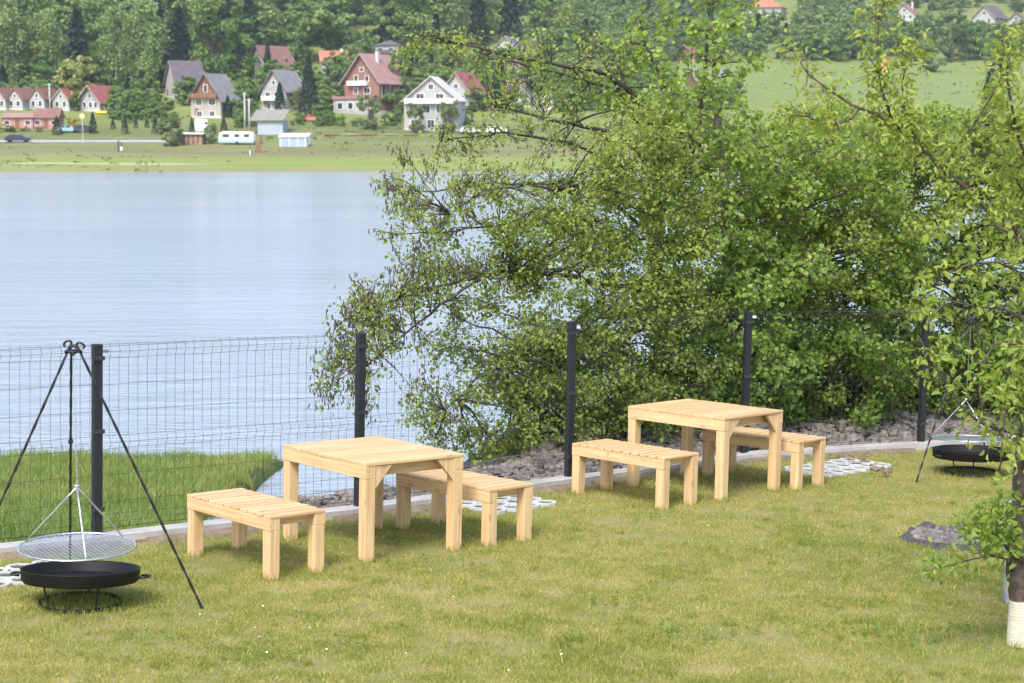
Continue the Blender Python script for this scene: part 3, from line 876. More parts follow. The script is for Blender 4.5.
# daisies and clover heads in the lawn
def daisies():
    V = []; T = []
    n = 26; k = 0; g = np.random.default_rng(5)
    for _ in range(n):
        if g.uniform() < .45: cxp, cyp = lawn_hit(g.normal(310, 60), g.uniform(612, 668))[:2]
        else: y = g.uniform(10.3, 17); cxp, cyp = g.uniform(-.28, .28) * y, y
        if cyp > fence_yl(cxp) - .4: continue
        h = g.uniform(.035, .06); r = g.uniform(.005, .009); b = len(V)
        V.append((cxp, cyp, h + .003)); tl = g.uniform(0, 2 * PI)
        for q in range(8): a = q * PI / 4; V.append((cxp + r * math.cos(a), cyp + r * math.sin(a), h + .35 * r * math.cos(a - tl)))
        for q in range(8): T.append((b, b + 1 + q, b + 1 + (q + 1) % 8))
    tag(mesh_np('daisies', V, None, T, M_PETAL, None, False, None, ML), 'tiny white daisies and clover heads dotted over the lawn', 'flowers', kind='stuff')
daisies()
# low broad-leaved weeds in the lawn
def leaf_batch(P, A, Nn, size, wid=.42, fold=.10):
    """six-point leaves: base P, axis A, normal Nn"""
    A = A / (np.linalg.norm(A, axis=1)[:, None] + 1e-9)
    B = np.cross(Nn, A); B /= np.linalg.norm(B, axis=1)[:, None] + 1e-9
    Nn = np.cross(A, B)
    s = size[:, None]
    pts = [P, P + A * s * .30 + B * s * wid + Nn * s * fold, P + A * s * .72 + B * s * wid * .85 + Nn * s * fold,
           P + A * s - Nn * s * fold * .8, P + A * s * .72 - B * s * wid * .85 + Nn * s * fold, P + A * s * .30 - B * s * wid + Nn * s * fold]
    V = np.stack(pts, 1).reshape(-1, 3); n = len(P); k = np.arange(n)[:, None, None] * 6
    Q = (k + np.array([[[0, 1, 2, 3], [0, 3, 4, 5]]])).reshape(-1, 4)
    return V, Q
def weeds():
    g = np.random.default_rng(21); P = []; A = []; S = []; t = []
    spots = [(700, 632, .28), (620, 603, .2), (430, 565, .3), (640, 520, .12), (880, 640, .25), (930, 640, .3), (560, 640, .12), (345, 645, .15), (250, 660, .2), (965, 635, .2), (830, 545, .2), (150, 640, .15)]
    for px, py, rad in spots:
        c = lawn_hit(px, py)
        for _ in range(int(150 * rad)):
            a = g.uniform(0, 2 * PI); r = rad * math.sqrt(g.uniform()) ; x, y = c[0] + 1.6 * r * math.cos(a), c[1] + r * math.sin(a)
            for q in range(3):
                P.append((x, y, g.uniform(.015, .05))); b = g.uniform(0, 2 * PI); A.append((math.cos(b), math.sin(b), g.uniform(.1, .8))); S.append(g.uniform(.015, .032)); t.append(g.uniform(0, .6))
    P, A, S, t = map(np.array, (P, A, S, t)); Nn = g.normal(0, .35, P.shape) + np.array([0, 0, 1])
    V, Q = leaf_batch(P, A, Nn, S, .26, .08)
    tag(mesh_np('lawn_weeds', V, Q, None, M_FRUITLOW, None, False, np.repeat(t, 6), ML), 'darker green clover and weed tufts in the lawn', 'weeds', kind='stuff')
weeds()

# ------------------------------------------------------------------ rubble behind the fence
def rubble():
    g = np.random.default_rng(3); mb = MB(); P = []; S = []
    n = 0
    while n < 10500:
        x = g.uniform(-3.3, 8.5); fy = float(fence_y(x)); s = g.uniform(.08, 1) ** 1.25 * (2.9 if x > -.6 else 2.3); y = fy + s / .8
        if abs(x) > .31 * y + .8: continue
        if x < -2.75 and s > .45: continue
        sz = g.uniform(.022, .05) * (1.7 if g.uniform() < .08 else 1)
        P.append((x, y, float(bank_z(x, y)) + sz * .25 + g.uniform(0, .05))); S.append(sz); n += 1
    scatter_stones(mb, P, S, g)
    tag(mb.build('rubble_stones', M_STONE, None), 'grey-brown rubble stones heaped along the bank behind the fence', 'stones', kind='stuff')
rubble()
V, Q, T = STONES[2]
b = at(186, 512, 15.6)
bx, by = b[0], b[1]
V2 = V * np.array([.22, .17, .15]) + np.array([bx, by, float(bank_z(bx, by)) + .06])
o = mesh_np('boulder', V2, Q, T, M_SAND, None, True)
tag(o, 'tan rounded boulder behind the kerb beside the left slatted bench', 'boulder')
# loose wire netting of the stone mattresses lying on the rubble
def netting():
    g = np.random.default_rng(8); mb = MB()
    for (xa, xb, s0, s1) in ((-3.2, -.6, .15, 1.1), (-.5, 7.5, .2, 2.2)):
        cell = .15; nx = int((xb - xa) / cell); ns = int((s1 - s0) / cell)
        X = xa + np.arange(nx + 1) * cell
        def Z(x, s): 
            y = fence_y(x) + s / .8
            return np.stack([x, y, bank_z(x, y) + .13 + .05 * wob(x * 2.3, y * 2.1)], -1)
        for k in range(ns + 1):
            x = np.linspace(xa, xb, nx); mb.tube(Z(x, np.full(nx, s0 + k * cell) + .02 * np.sin(x * 5 + k)), .0017, 3, False)
        for k in range(nx + 1):
            s = np.linspace(s0, s1, max(4, ns)); mb.tube(Z(np.full(len(s), X[k]) + .02 * np.sin(s * 6 + k), s), .0022, 3, False)
    tag(mb.build('stone_netting', M_GALV, None), 'thin wire netting spread over the rubble stones behind the fence', 'wire netting')
netting()
# one wire basket of stones, behind the farther bench
def gabion():
    px = at(735, 440, 19.35); x0, y0 = px[0], px[1]; z0 = float(bank_z(x0, y0)); th = FD
    root = empty('gabion_basket', Matrix.Translation((x0, y0, z0)) @ Matrix.Rotation(th + R(8), 4, 'Z'), 'square wire basket filled with stones behind the fence and farther table', 'gabion')
    L, Wd, Hh = .95, .6, .36
    mb = MB()
    for ax in range(3):
        pass
    n, m, k = 10, 6, 4
    for i in range(n + 1):
        x = -L / 2 + L * i / n
        mb.tube([(x, -Wd / 2, 0), (x, -Wd / 2, Hh), (x, Wd / 2, Hh), (x, Wd / 2, 0)], .0028, 4, False)
    for j in range(k + 1):
        z = Hh * j / k; mb.tube([(-L / 2, -Wd / 2, z), (L / 2, -Wd / 2, z), (L / 2, Wd / 2, z), (-L / 2, Wd / 2, z), (-L / 2, -Wd / 2, z)], .0028, 4, False)
    for j in range(1, m):
        y = -Wd / 2 + Wd * j / m; mb.tube([(-L / 2, y, 0), (-L / 2, y, Hh), (L / 2, y, Hh), (L / 2, y, 0)], .0028, 4, False)
    mb.build('wire_cage', M_GALV, root)
    g = np.random.default_rng(4); st = MB(); P = []; S = []
    for _ in range(190):
        s = g.uniform(.05, .085); P.append((g.uniform(-1, 1) * (L / 2 - s), g.uniform(-1, 1) * (Wd / 2 - s), g.uniform(s * .5, Hh - s * .5))); S.append(s)
    scatter_stones(st, P, S, g); tag(st.build('stone_fill', M_STONE, root), kind='stuff')
gabion()

# ------------------------------------------------------------------ trees on the bank
def fence_depth(px):
    """depth of the fence along the sight line of a pixel column"""
    lo, hi = 8.0, 40.0
    for _ in range(40):
        m = (lo + hi) / 2; x = (px - 512) / FPX * m
        if m < float(fence_y(x)): lo = m
        else: hi = m
    return lo
def curve(a, b, sag, n=9, g=rng, jit=.03):
    a, b = np.asarray(a, float), np.asarray(b, float); t = np.linspace(0, 1, n)[:, None]
    L = np.linalg.norm(b - a)
    P = a + (b - a) * t + np.array([0, 0, 1]) * (sag * L * 4 * t * (1 - t))
    J = g.normal(0, jit * L, (n, 3)); J[0] = 0; J[-1] = 0
    k = J.copy(); k[1:-1] = (J[:-2] + J[1:-1] + J[2:]) / 3
    return P + k
class Crown:
    """a tree in the making: limbs (tubes) and leaves gathered from clumps"""
    def __init__(s, seed): s.g = np.random.default_rng(seed); s.wood = MB(); s.twigs = MB(); s.LP = []; s.LA = []; s.LN = []; s.LS = []; s.LT = []; s.cat = []
    def limb(s, pts, r0, r1, n=6):
        pts = np.asarray(pts, float); m = len(pts)
        # resample with a little waviness
        d = np.concatenate([[0], np.cumsum(np.linalg.norm(np.diff(pts, axis=0), axis=1))]); N = max(6, int(d[-1] / .16))
        u = np.linspace(0, d[-1], N); P = np.stack([np.interp(u, d, pts[:, k]) for k in range(3)], -1)
        Q = P.copy()
        for _ in range(2): Q[1:-1] = (Q[:-2] + 2 * Q[1:-1] + Q[2:]) / 4
        Q[1:-1] += s.g.normal(0, .010, (N - 2, 3))
        s.wood.tube(Q, np.linspace(r0, r1, N), n); return Q
    def clump(s, C, Rv, nt, lpt, size, up=.6, tint0=.5, tilt=.55, origin=None, cat=0, droop=0.0):
        g = s.g; C = np.asarray(C, float); Rv = np.asarray(Rv, float) * np.ones(3)
        dirs = g.normal(0, 1, (nt, 3)); dirs /= np.linalg.norm(dirs, axis=1)[:, None]
        ends = C + dirs * Rv * (g.uniform(.35, 1.0, nt) ** .6)[:, None]
        o = C if origin is None else np.asarray(origin, float)
        st = o + (ends - o) * g.uniform(.0, .35, nt)[:, None]
        ct = g.normal(0, .16)
        for a, b in zip(st, ends):
            mid = (a + b) / 2 + g.normal(0, .04, 3)
            kf = min(1.0, float(Rv[0]) / .2); s.twigs.tube([a, mid, b], [.0055 * kf, .004 * kf, .002 * kf], 3, False)
        k = np.repeat(np.arange(nt), lpt); n = len(k)
        t = g.uniform(.25, 1.08, n)
        P = st[k] + (ends[k] - st[k]) * t[:, None] + g.normal(0, 1, (n, 3)) * (.05 + .0 * t)[:, None]
        P[:, 2] -= droop * np.abs(g.normal(0, .1, n))
        A = (ends - st)[k]; A /= np.linalg.norm(A, axis=1)[:, None] + 1e-9
        A = A * .7 + g.normal(0, .75, (n, 3)); A[:, 2] -= .35
        N = g.normal(0, tilt, (n, 3)); N[:, 2] += up; N += (P - C) / Rv * .35
        s.LP.append(P); s.LA.append(A); s.LN.append(N); s.LS.append(size * g.uniform(.6, 1.3, n)); s.LT.append(np.clip(tint0 + ct + g.normal(0, .18, n), 0, 1))
        for _ in range(cat):
            q = ends[g.integers(nt)] + g.normal(0, .05, 3); s.cat.append(q)
    def leaves(s, wid, fold):
        V, Q = leaf_batch(np.concatenate(s.LP), np.concatenate(s.LA), np.concatenate(s.LN), np.concatenate(s.LS), wid, fold)
        return V, Q, np.repeat(np.concatenate(s.LT), 6)
    def build(s, name, label, group, base, bark, leaf, wid=.42, fold=.1, trunkname='trunk', cat='tree', twig=None):
        root = empty(name, Matrix.Translation(base), label, cat, group)
        b = np.asarray(base, float)
        s.wood.v = [v - b for v in s.wood.v]
        if (trunkname != 'trunk' or name == 'fruit_tree') and s.twigs.v:
            s.wood.add(np.concatenate(s.twigs.v) - b, np.concatenate(s.twigs.q))
        if s.wood.v: s.wood.build(trunkname, bark, root, True)
        V, Q, T = s.leaves(wid, fold)
        cr = mesh_np('crown', V - b, Q, None, leaf, root, False, T)
        if s.twigs.v and trunkname == 'trunk' and name != 'fruit_tree':
            s.twigs.v = [v - b for v in s.twigs.v]; s.twigs.build('twigs', twig or bark, cr)
        if s.cat:
            c = MB()
            for p in s.cat:
                L = s.g.uniform(.03, .06); e = p - b
                for q in range(s.g.integers(1, 4)):
                    e2 = e + s.g.normal(0, .03, 3); c.tube([e2, e2 + np.array([s.g.normal(0, .006), s.g.normal(0, .006), -L * .5]), e2 + np.array([s.g.normal(0, .01), s.g.normal(0, .01), -L])], [.003, .0065, .003], 4)
            c.build('catkins', M_CATKIN, cr)
        return root
def pxm(px, py, d, dy=0.0):
    p = at(px, py, d); p[1] += 0; return p
def in_poly(x, y, poly):
    c = False; n = len(poly)
    for i in range(n):
        x1, y1 = poly[i]; x2, y2 = poly[(i + 1) % n]
        if (y1 > y) != (y2 > y) and x < (x2 - x1) * (y - y1) / (y2 - y1) + x1: c = not c
    return c
GT = 'trees on the bank behind the fence'
def poisson(poly, gap, g, tries=9000):
    xs = [p[0] for p in poly]; ys = [p[1] for p in poly]; out = []
    for _ in range(tries):
        x, y = g.uniform(min(xs), max(xs)), g.uniform(min(ys), max(ys))
        if in_poly(x, y, poly) and all((x - a) ** 2 + (y - b) ** 2 > gap * gap for a, b in out): out.append((x, y))
    return out
def ground_pt(px, d):
    p = at(px, 400, d); return np.array([p[0], p[1], float(bank_z(p[0], p[1])) - .1])
def px_of(p):
    v = np.asarray(p) - CAM; D = v @ FWD; return 512 + FPX * (v @ RGT) / D, 341.5 - FPX * (v @ UPV) / D
def attach(C, skel):
    """nearest skeleton point that sits a bit lower than the clump"""
    S = np.concatenate(skel); d = np.linalg.norm(S - C, axis=1) + .6 * np.maximum(0, S[:, 2] - C[2] + .05)
    return S[np.argmin(d)]

# 1. the spreading alder whose bare-looking boughs reach out over the lake
def tree_alder():
    T = Crown(101); g = T.g
    D = 20.2
    base = ground_pt(668, D + .3)
    sk = []
    def P(*pts): return [at(x, y, d) for x, y, d in pts]
    sk.append(T.limb([base] + P((664, 330, D + .2), (655, 250, D + .1), (650, 190, D), (660, 130, D), (668, 90, D + .1)), .13, .05, 8))
    sk.append(T.limb(P((655, 230, D), (690, 160, D + .5), (705, 90, D + .7), (708, 30, D + .8)), .07, .02))
    L = [
        [(660, 140, D), (632, 92, D - .2), (609, 71, D - .4), (578, 69, D - .6), (546, 63, D - .8), (497, 53, D - 1.0), (455, 40, D - 1.2), (425, 33, D - 1.3), (398, 38, D - 1.4)],
        [(655, 160, D), (625, 92, D), (599, 83, D - .1), (560, 75, D - .3), (507, 60, D - .5), (470, 58, D - .6), (440, 62, D - .7)],
        [(650, 170, D), (625, 132, D - .4), (599, 128, D - .6), (546, 121, D - 1.0), (515, 110, D - 1.2), (490, 104, D - 1.4), (462, 110, D - 1.5)],
        [(645, 190, D), (595, 151, D - .2), (562, 141, D - .3), (543, 139, D - .3), (518, 132, D - .5), (472, 136, D - .7), (440, 142, D - .8)],
        [(645, 215, D), (612, 187, D - .3), (595, 183, D - .5), (540, 185, D - .8), (497, 183, D - 1.1), (460, 187, D - 1.3), (437, 190, D - 1.4), (405, 196, D - 1.5)],
        [(640, 225, D), (595, 187, D - .9), (545, 188, D - 1.3), (511, 184, D - 1.5), (472, 198, D - 1.8), (450, 214, D - 2.0)],
        [(640, 240, D), (580, 222, D - .6), (530, 224, D - 1.0), (497, 225, D - 1.3), (450, 231, D - 1.5), (405, 234, D - 1.6)],
        [(640, 290, D), (560, 275, D - .8), (500, 270, D - 1.5), (471, 284, D - 2.0), (445, 303, D - 2.3), (420, 322, D - 2.5), (395, 341, D - 2.7), (368, 364, D - 2.9)],
        [(500, 272, D - 1.5), (440, 285, D - 2.0), (400, 300, D - 2.3), (370, 306, D - 2.5), (348, 318, D - 2.6)],
        [(640, 330, D), (570, 340, D - 1.0), (510, 360, D - 1.7), (470, 385, D - 2.1), (445, 410, D - 2.3)],
        [(620, 92, D), (604, 70, D - .2), (596, 52, D - .2), (592, 30, D - .2)],
    ]
    rr = [.035, .026, .032, .027, .030, .024, .026, .036, .020, .03, .016]
    limbs = []
    for pts, r in zip(L, rr):
        q = T.limb(P(*pts), r, .006, 6); sk.append(q); limbs.append(q)
    # sparse sprays along the outer boughs
    dens = [1.0, .7, .9, .7, .9, .8, 1.0, 1.0, 1.0, 1.0, .8]
    for q, dn in zip(limbs, dens):
        n = len(q); m = int(n * (1.5 if px_of(q[n // 2])[1] > 160 else 1.35) * dn)
        for _ in range(m):
            i = int(n * g.uniform(.12, 1) ** .8) if n > 2 else 0; i = min(i, n - 1)
            x, y = px_of(q[i])
            if x < 585 and y < 90 and g.uniform() < .25: continue
            e = q[i] + np.array([g.normal(0, .16), g.normal(0, .25), g.normal(.06, .17)])
            T.twigs.tube([q[i], (q[i] + e) / 2 + g.normal(0, .03, 3), e], [.007, .005, .003], 3, False)
            T.clump(e, (.19, .21, .12), 5, 8, .039, .55, .65, .6, q[i], cat=2 if x < 500 else 1)
    # hanging sprays round the second post
    for x, y, rx, n in ((352, 318, 22, 5), (340, 355, 22, 6), (372, 300, 22, 5), (400, 285, 24, 6), (372, 345, 20, 4), (330, 380, 16, 4), (356, 390, 18, 4), (395, 330, 18, 4), (408, 380, 12, 2), (420, 265, 24, 5), (440, 235, 22, 4), (425, 195, 22, 4), (402, 178, 16, 3), (400, 205, 18, 3), (455, 250, 24, 5), (400, 258, 14, 2), (455, 425, 26, 6), (440, 432, 20, 4), (490, 440, 22, 4)):
        for _ in range(n):
            d = D - 2.6 + g.normal(0, .3) if x < 430 else D - 1.8 + g.normal(0, .4)
            C = at(x + g.normal(0, rx * .5), y + g.normal(0, rx * .5), d); o = attach(C, sk)
            T.twigs.tube(curve(o, C, .04, 6, g), np.linspace(.008, .003, 6), 3, False)
            T.clump(C, (.15, .18, .17), 5, 5 if x < 430 else 7, .040, .4, .5, .7, C, cat=10 if x < 420 else 4, droop=.6)
    # the dense body
    poly = [(470, 440), (430, 408), (448, 352), (425, 318), (432, 280), (468, 240), (505, 212), (560, 195), (595, 165), (605, 130), (640, 112), (690, 110), (700, 200), (700, 420), (600, 425), (560, 448), (520, 455)]
    for x, y in poisson(poly, 25, g):
        for lay in range(2):
            if lay == 1 and (x < 520 or g.uniform() < .25): continue
            if x < 500 and g.uniform() < .35: continue
            edge = min(1, (x - 420) / 120)
            d = D - 1.5 * edge - .3 + (0 if lay == 0 else 1.5) + g.normal(0, .35)
            d = max(d, fence_depth(x) + 1.1)
            C = at(x + g.normal(0, 6), y + g.normal(0, 6), d); o = attach(C, sk)
            T.wood.tube(curve(o, C, .05, 7, g, .04), np.linspace(.016, .006, 7), 4, False)
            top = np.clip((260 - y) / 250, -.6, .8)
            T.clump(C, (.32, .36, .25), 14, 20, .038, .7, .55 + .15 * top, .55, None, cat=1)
    T.build('alder_tree', 'spreading alder whose long thin boughs with dark catkins reach left over the lake', GT, base, M_DARKBARK, M_ALDER, .43, .10)
tree_alder()
def bushy(seed, name, label, base_px, D, poly, gap, trunkpts, leaf, size, bark=M_BARK, r0=.10, tint=.5, layers=2, lpt=15, nt=13, extra=(), wid=.42, depthspread=1.5, rad=(.32, .36, .26), group=GT):
    T = Crown(seed); g = T.g
    base = ground_pt(base_px, D + .3); sk = []
    for k, (pts, ra, rb) in enumerate(trunkpts):
        P = [at(x, y, d) for x, y, d in pts]
        if k == 0: P = [base] + P
        sk.append(T.limb(P, ra, rb, 8))
    for x, y in poisson(poly, gap, g):
        for lay in range(layers):
            d = D - .7 + lay * depthspread + g.normal(0, .35)
            d = max(d, fence_depth(x) + 1.0)
            C = at(x + g.normal(0, 6), y + g.normal(0, 6), d); o = attach(C, sk)
            T.wood.tube(curve(o, C, .05, 7, g, .04), np.linspace(.015, .005, 7), 4, False)
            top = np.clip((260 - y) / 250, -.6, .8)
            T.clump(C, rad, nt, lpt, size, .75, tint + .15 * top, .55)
    for (x, y, d, rr, n) in extra:
        C = at(x, y, d); o = attach(C, sk)
        T.wood.tube(curve(o, C, .05, 8, g, .03), np.linspace(.016, .005, 8), 4, False)
        T.clump(C, (rr, rr * 1.1, rr * .9), n, 11, size * 1.1, .6, tint + .15, .6)
    return T.build(name, label, group, base, bark, leaf, wid, .10)
# 2. maple in the middle, its top sprays against the far meadow
bushy(202, 'maple_tree', 'tall maple with large bright leaves rising above the alder beside the far meadow', 735, 20.6,
      [(650, 100), (690, 95), (720, 130), (770, 150), (800, 150), (812, 300), (800, 400), (690, 415), (660, 300)], 24,
      [([(733, 330, 20.9), (728, 240, 20.9), (722, 150, 20.8), (716, 90, 20.8), (712, 40, 20.8), (706, -10, 20.8)], .10, .02), ([(726, 200, 20.9), (690, 130, 20.6), (655, 70, 20.4), (640, 30, 20.3)], .045, .012)],
      M_MAPLE, .054, tint=.5, lpt=15, nt=12, wid=.48,
      extra=[(700, 30, 20.6, .24, 9), (715, 5, 20.7, .26, 9), (735, 25, 20.6, .22, 8), (722, 55, 20.5, .24, 8), (690, 55, 20.6, .18, 6), (668, 25, 20.3, .2, 6), (650, 45, 20.3, .24, 8), (640, 20, 20.2, .2, 5), (632, 62, 20.2, .22, 7), (664, 75, 20.4, .24, 8), (755, 62, 20.6, .10, 4), (718, 90, 20.5, .26, 8), (740, 110, 20.6, .22, 7), (680, 100, 20.4, .26, 8), (612, 45, 20.0, .2, 5), (670, -8, 20.4, .2, 5), (745, -5, 20.8, .22, 6), (605, 90, 20.0, .26, 7), (735, 75, 20.7, .12, 4)])
# 3. grey-trunked tree behind the third and fourth posts
bushy(303, 'broadleaf_tree', 'leafy tree with a forked grey trunk showing between the fourth and fifth fence posts', 796, 21.6,
      [(755, 140), (800, 108), (850, 115), (890, 130), (905, 300), (900, 400), (800, 412), (748, 412), (735, 300)], 22,
      [([(795, 389, 21.3), (797, 279, 21.3), (805, 224, 21.3), (808, 170, 21.4), (806, 120, 21.5)], .085, .02), ([(796, 270, 21.3), (786, 230, 21.2), (781, 181, 21.1), (778, 145, 21.1)], .05, .035)],
      M_HAZEL, .047, tint=.62, lpt=18, nt=12, layers=3, depthspread=1.1)
# 4. thin stems at the right end
bushy(404, 'broadleaf_tree', 'dense leafy tree on thin dark stems behind the right end of the fence', 905, 22.4,
      [(880, 120), (940, 115), (1000, 105), (1060, 130), (1110, 250), (1080, 395), (900, 398), (870, 300)], 24,
      [([(903, 330, 22.2), (905, 250, 22.2), (915, 160, 22.2), (925, 130, 22.3)], .06, .02), ([(960, 395, 22.6), (955, 300, 22.5), (965, 200, 22.4), (975, 130, 22.4)], .05, .02), ([(843, 389, 22.3), (846, 300, 22.2), (850, 200, 22.2)], .04, .015)],
      M_HAZEL, .047, M_DARKBARK, tint=.55, lpt=18, nt=12, layers=3, depthspread=1.0)
# 5. low shrubs under them, down by the stones
def shrub(seed, label, px0, px1, D, ytop, ybot, leaf, size, n, tint=.3, name='leafy_shrub'):
    T = Crown(seed); g = T.g; base = ground_pt((px0 + px1) / 2, D)
    for _ in range(n):
        x = g.uniform(px0, px1); f = (x - px0) / (px1 - px0); yt = ytop + (ybot - ytop) * .45 * abs(2 * f - 1) ** 2
        y = g.uniform(yt, ybot); d = D + g.normal(0, .45); d = max(d, fence_depth(x) + .7)
        C = at(x, y, d); b0 = base + np.array([g.normal(0, .25), g.normal(0, .2), 0]) + np.array([(C - base)[0] * .5, 0, 0])
        b0[2] = float(bank_z(b0[0], b0[1])) - .05
        T.wood.tube(curve(b0, C, .06, 6, g, .05), np.linspace(.012, .004, 6), 4, False)
        T.clump(C, (.22, .24, .18), 9, 13, size, .7, tint, .6)
    T.build(name, label, 'low shrubs on the stony bank', base, M_DARKBARK, leaf, .42, .1, 'stems', 'shrub')
shrub(501, 'low alder shrub trailing towards the water between the second and third posts', 510, 640, 19.4, 340, 420, M_ALDER, .044, 50, .3)
shrub(502, 'dark leafy shrub above the stones behind the farther table', 640, 775, 20.9, 335, 408, M_HAZEL, .052, 60, .35)
shrub(503, 'dark leafy shrub above the stones between the fourth and fifth posts', 765, 905, 21.2, 330, 418, M_HAZEL, .055, 70, .3)
shrub(504, 'dark leafy shrub behind the farther fire pan', 885, 1050, 22.0, 330, 402, M_HAZEL, .055, 80, .25)
shrub(505, 'small bright green shoot growing from the stones below the alder', 500, 535, 19.2, 444, 458, M_ALDER, .055, 6, .6)

# ------------------------------------------------------------------ the fruit tree at the right edge
def fruit_tree():
    T = Crown(606); g = T.g
    bl = lawn_hit(1020, 645); base = l2w(bl); D = base[1]
    sk = []
    def P(pts): return [at(x, y, D + d) for x, y, d in pts]
    trunk = T.limb([base - np.array([0, 0, .05])] + P([(1019, 600, 0), (1019, 540, .0), (1023, 480, .02), (1030, 400, .05), (1040, 300, .1), (1045, 220, .1)]),   .074, .045, 12); sk.append(trunk)
    limbs = [
        # (points, r0, r1, leaf spacing factor, spray radius)
        ([(1040, 260, .1), (1010, 225, .0), (975, 193, -.1), (945, 170, -.1), (920, 145, -.1), (892, 118, -.1), (860, 108, -.1), (825, 92, 0), (800, 66, .1), (792, 50, .1)], .020, .004, 1.0),
        ([(892, 118, -.1), (878, 95, -.1), (872, 66, -.1), (878, 30, -.1), (886, -5, -.1)], .009, .003, 1.4),
        ([(915, 140, -.1), (903, 100, .0), (900, 80, .0), (906, 46, .0)], .009, .003, 1.2),
        ([(945, 170, -.1), (975, 125, -.2), (990, 100, -.25), (1000, 80, -.3)], .010, .004, .6),
        ([(1042, 240, .1), (1030, 170, -.1), (1012, 110, -.2), (1005, 80, -.2), (1002, 40, -.2)], .018, .004, 1.3),
        ([(1045, 230, .1), (1050, 150, .1), (1040, 90, .1), (1036, 20, .1)], .02, .005, 1.3),
        ([(1035, 330, .05), (1010, 300, -.2), (975, 305, -.3), (945, 300, -.4), (915, 297, -.5)], .014, .003, 1.2),
        ([(1030, 430, .03), (1000, 440, -.2), (965, 415, -.35), (940, 385, -.45), (925, 345, -.5), (918, 335, -.5)], .013, .003, 1.1),
        ([(1035, 350, .05), (1005, 330, -.3), (978, 350, -.4), (975, 390, -.45), (985, 420, -.45)], .010, .003, 1.0),
        ([(1040, 300, .1), (1015, 262, -.2), (980, 250, -.3), (950, 262, -.4), (932, 285, -.4)], .013, .003, 1.1),
        ([(1030, 400, .05), (1010, 380, -.3), (1004, 420, -.35), (1000, 470, -.35)], .010, .003, 1.3),
        ([(1040, 280, .1), (1005, 215, -.25), (965, 215, -.35), (940, 235, -.35)], .012, .003, 1.0),
        ([(1042, 260, .1), (1020, 160, .25), (985, 150, .25), (960, 165, .25)], .010, .003, 1.0),
        ([(1035, 340, .05), (1020, 300, .2), (995, 280, .25), (970, 270, .25)], .010, .003, .8),
        ([(1025, 470, .0), (1018, 440, -.2), (1022, 400, -.25), (1010, 360, -.3)], .010, .003, 1.3),
        ([(860, 108, -.1), (840, 130, -.15), (815, 120, -.2), (790, 115, -.2)], .007, .003, .9),
    ]
    for pts, r0, r1, f in limbs:
        q = T.limb(P(pts), r0, r1, 6); sk.append(q); n = len(q)
        m = int(n * (1.35 if px_of(q[-1])[1] > 225 else 3.1) * f)
        for _ in range(m):
            i = min(n - 1, int(n * g.uniform(.15, 1.0)))
            x, y = px_of(q[i])
            ln = g.uniform(.03, .11) * (1.3 if x > 930 else .9)
            dr = g.normal(0, 1, 3); dr[2] += .5; dr /= np.linalg.norm(dr)
            e = q[i] + dr * ln
            T.twigs.tube([q[i], e], [.002, .0014], 3, False)
            sz = .046 if y < 230 else .055
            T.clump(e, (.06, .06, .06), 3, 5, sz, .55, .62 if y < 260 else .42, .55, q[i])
    # low shoots near the foot of the trunk
    T2 = Crown(607); g2 = T2.g
    for pts, r in (([(1017, 575, -.02), (1008, 555, -.10), (1000, 535, -.15), (996, 520, -.18)], .014), ([(1018, 560, -.02), (1000, 552, -.15), (970, 558, -.25), (945, 566, -.3), (928, 570, -.32)], .007), ([(1019, 540, -.02), (1012, 520, -.12), (1003, 500, -.18)], .010), ([(998, 528, -.17), (980, 522, -.22), (966, 530, -.25)], .006)):
        q = T2.limb(P(pts), r, .003, 6)
        for i in range(len(q)):
            if i < len(q) * .25: continue
            for _ in range(4):
                e = q[i] + g2.normal(0, .045, 3)
                T2.clump(e, (.055, .055, .05), 3, 3, .052, .6, .45, .6, q[i])
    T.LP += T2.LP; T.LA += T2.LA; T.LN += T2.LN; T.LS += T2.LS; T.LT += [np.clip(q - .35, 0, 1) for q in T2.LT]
    T.wood.add(np.concatenate(T2.wood.v), np.concatenate(T2.wood.q), np.concatenate(T2.wood.t))
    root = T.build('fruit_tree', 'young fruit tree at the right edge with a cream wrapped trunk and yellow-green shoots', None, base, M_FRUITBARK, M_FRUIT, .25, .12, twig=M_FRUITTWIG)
    b = np.asarray(base)
    # wrapping round the foot of the trunk: a wound band
    w = MB(); rows = 15; prof = []
    ax = trunk[:, :] - b
    prof = []
    for k in range(rows * 4 + 1):
        z = .0 + .295 * k / (rows * 4); prof.append((.084 - .010 * z / .3 +   .0022 * abs(math.sin(k * PI / 4 * 1.0)), z))
    w.lathe([(.06, .0)] + prof + [(.06, .295)], 28)
    V = w.v[0]; V[:, 2] += .010 * np.sin(np.arctan2(V[:, 1], V[:, 0]) + 1) * (V[:, 2] / .3)
    w.build('trunk_wrap', M_WRAP, root, True)
    # weathered stake behind it
    sp = lawn_hit(1004, 575) ; sw = l2w(lawn_hit(1010, 600))
    mb = MB(); 
    st = empty('garden_stake', ML @ Matrix.Translation(lawn_hit(1012, 603)), 'weathered grey stake behind the fruit tree trunk', 'stake')
    mb.bbox(-.055, .055, -.04, .04, -.05, .72, .006)
    for v in mb.v: v[:, 0] -= .03 * (v[:, 2] / .7)
    mb.build('stake_post', M_STAKE, st)
    tie = MB(); tie.lathe([(.085, .46), (.087, .47), (.087, .50), (.085, .51)], 16, (-.02, 0, 0)); tie.build('strap', M_FELT, st)
fruit_tree()
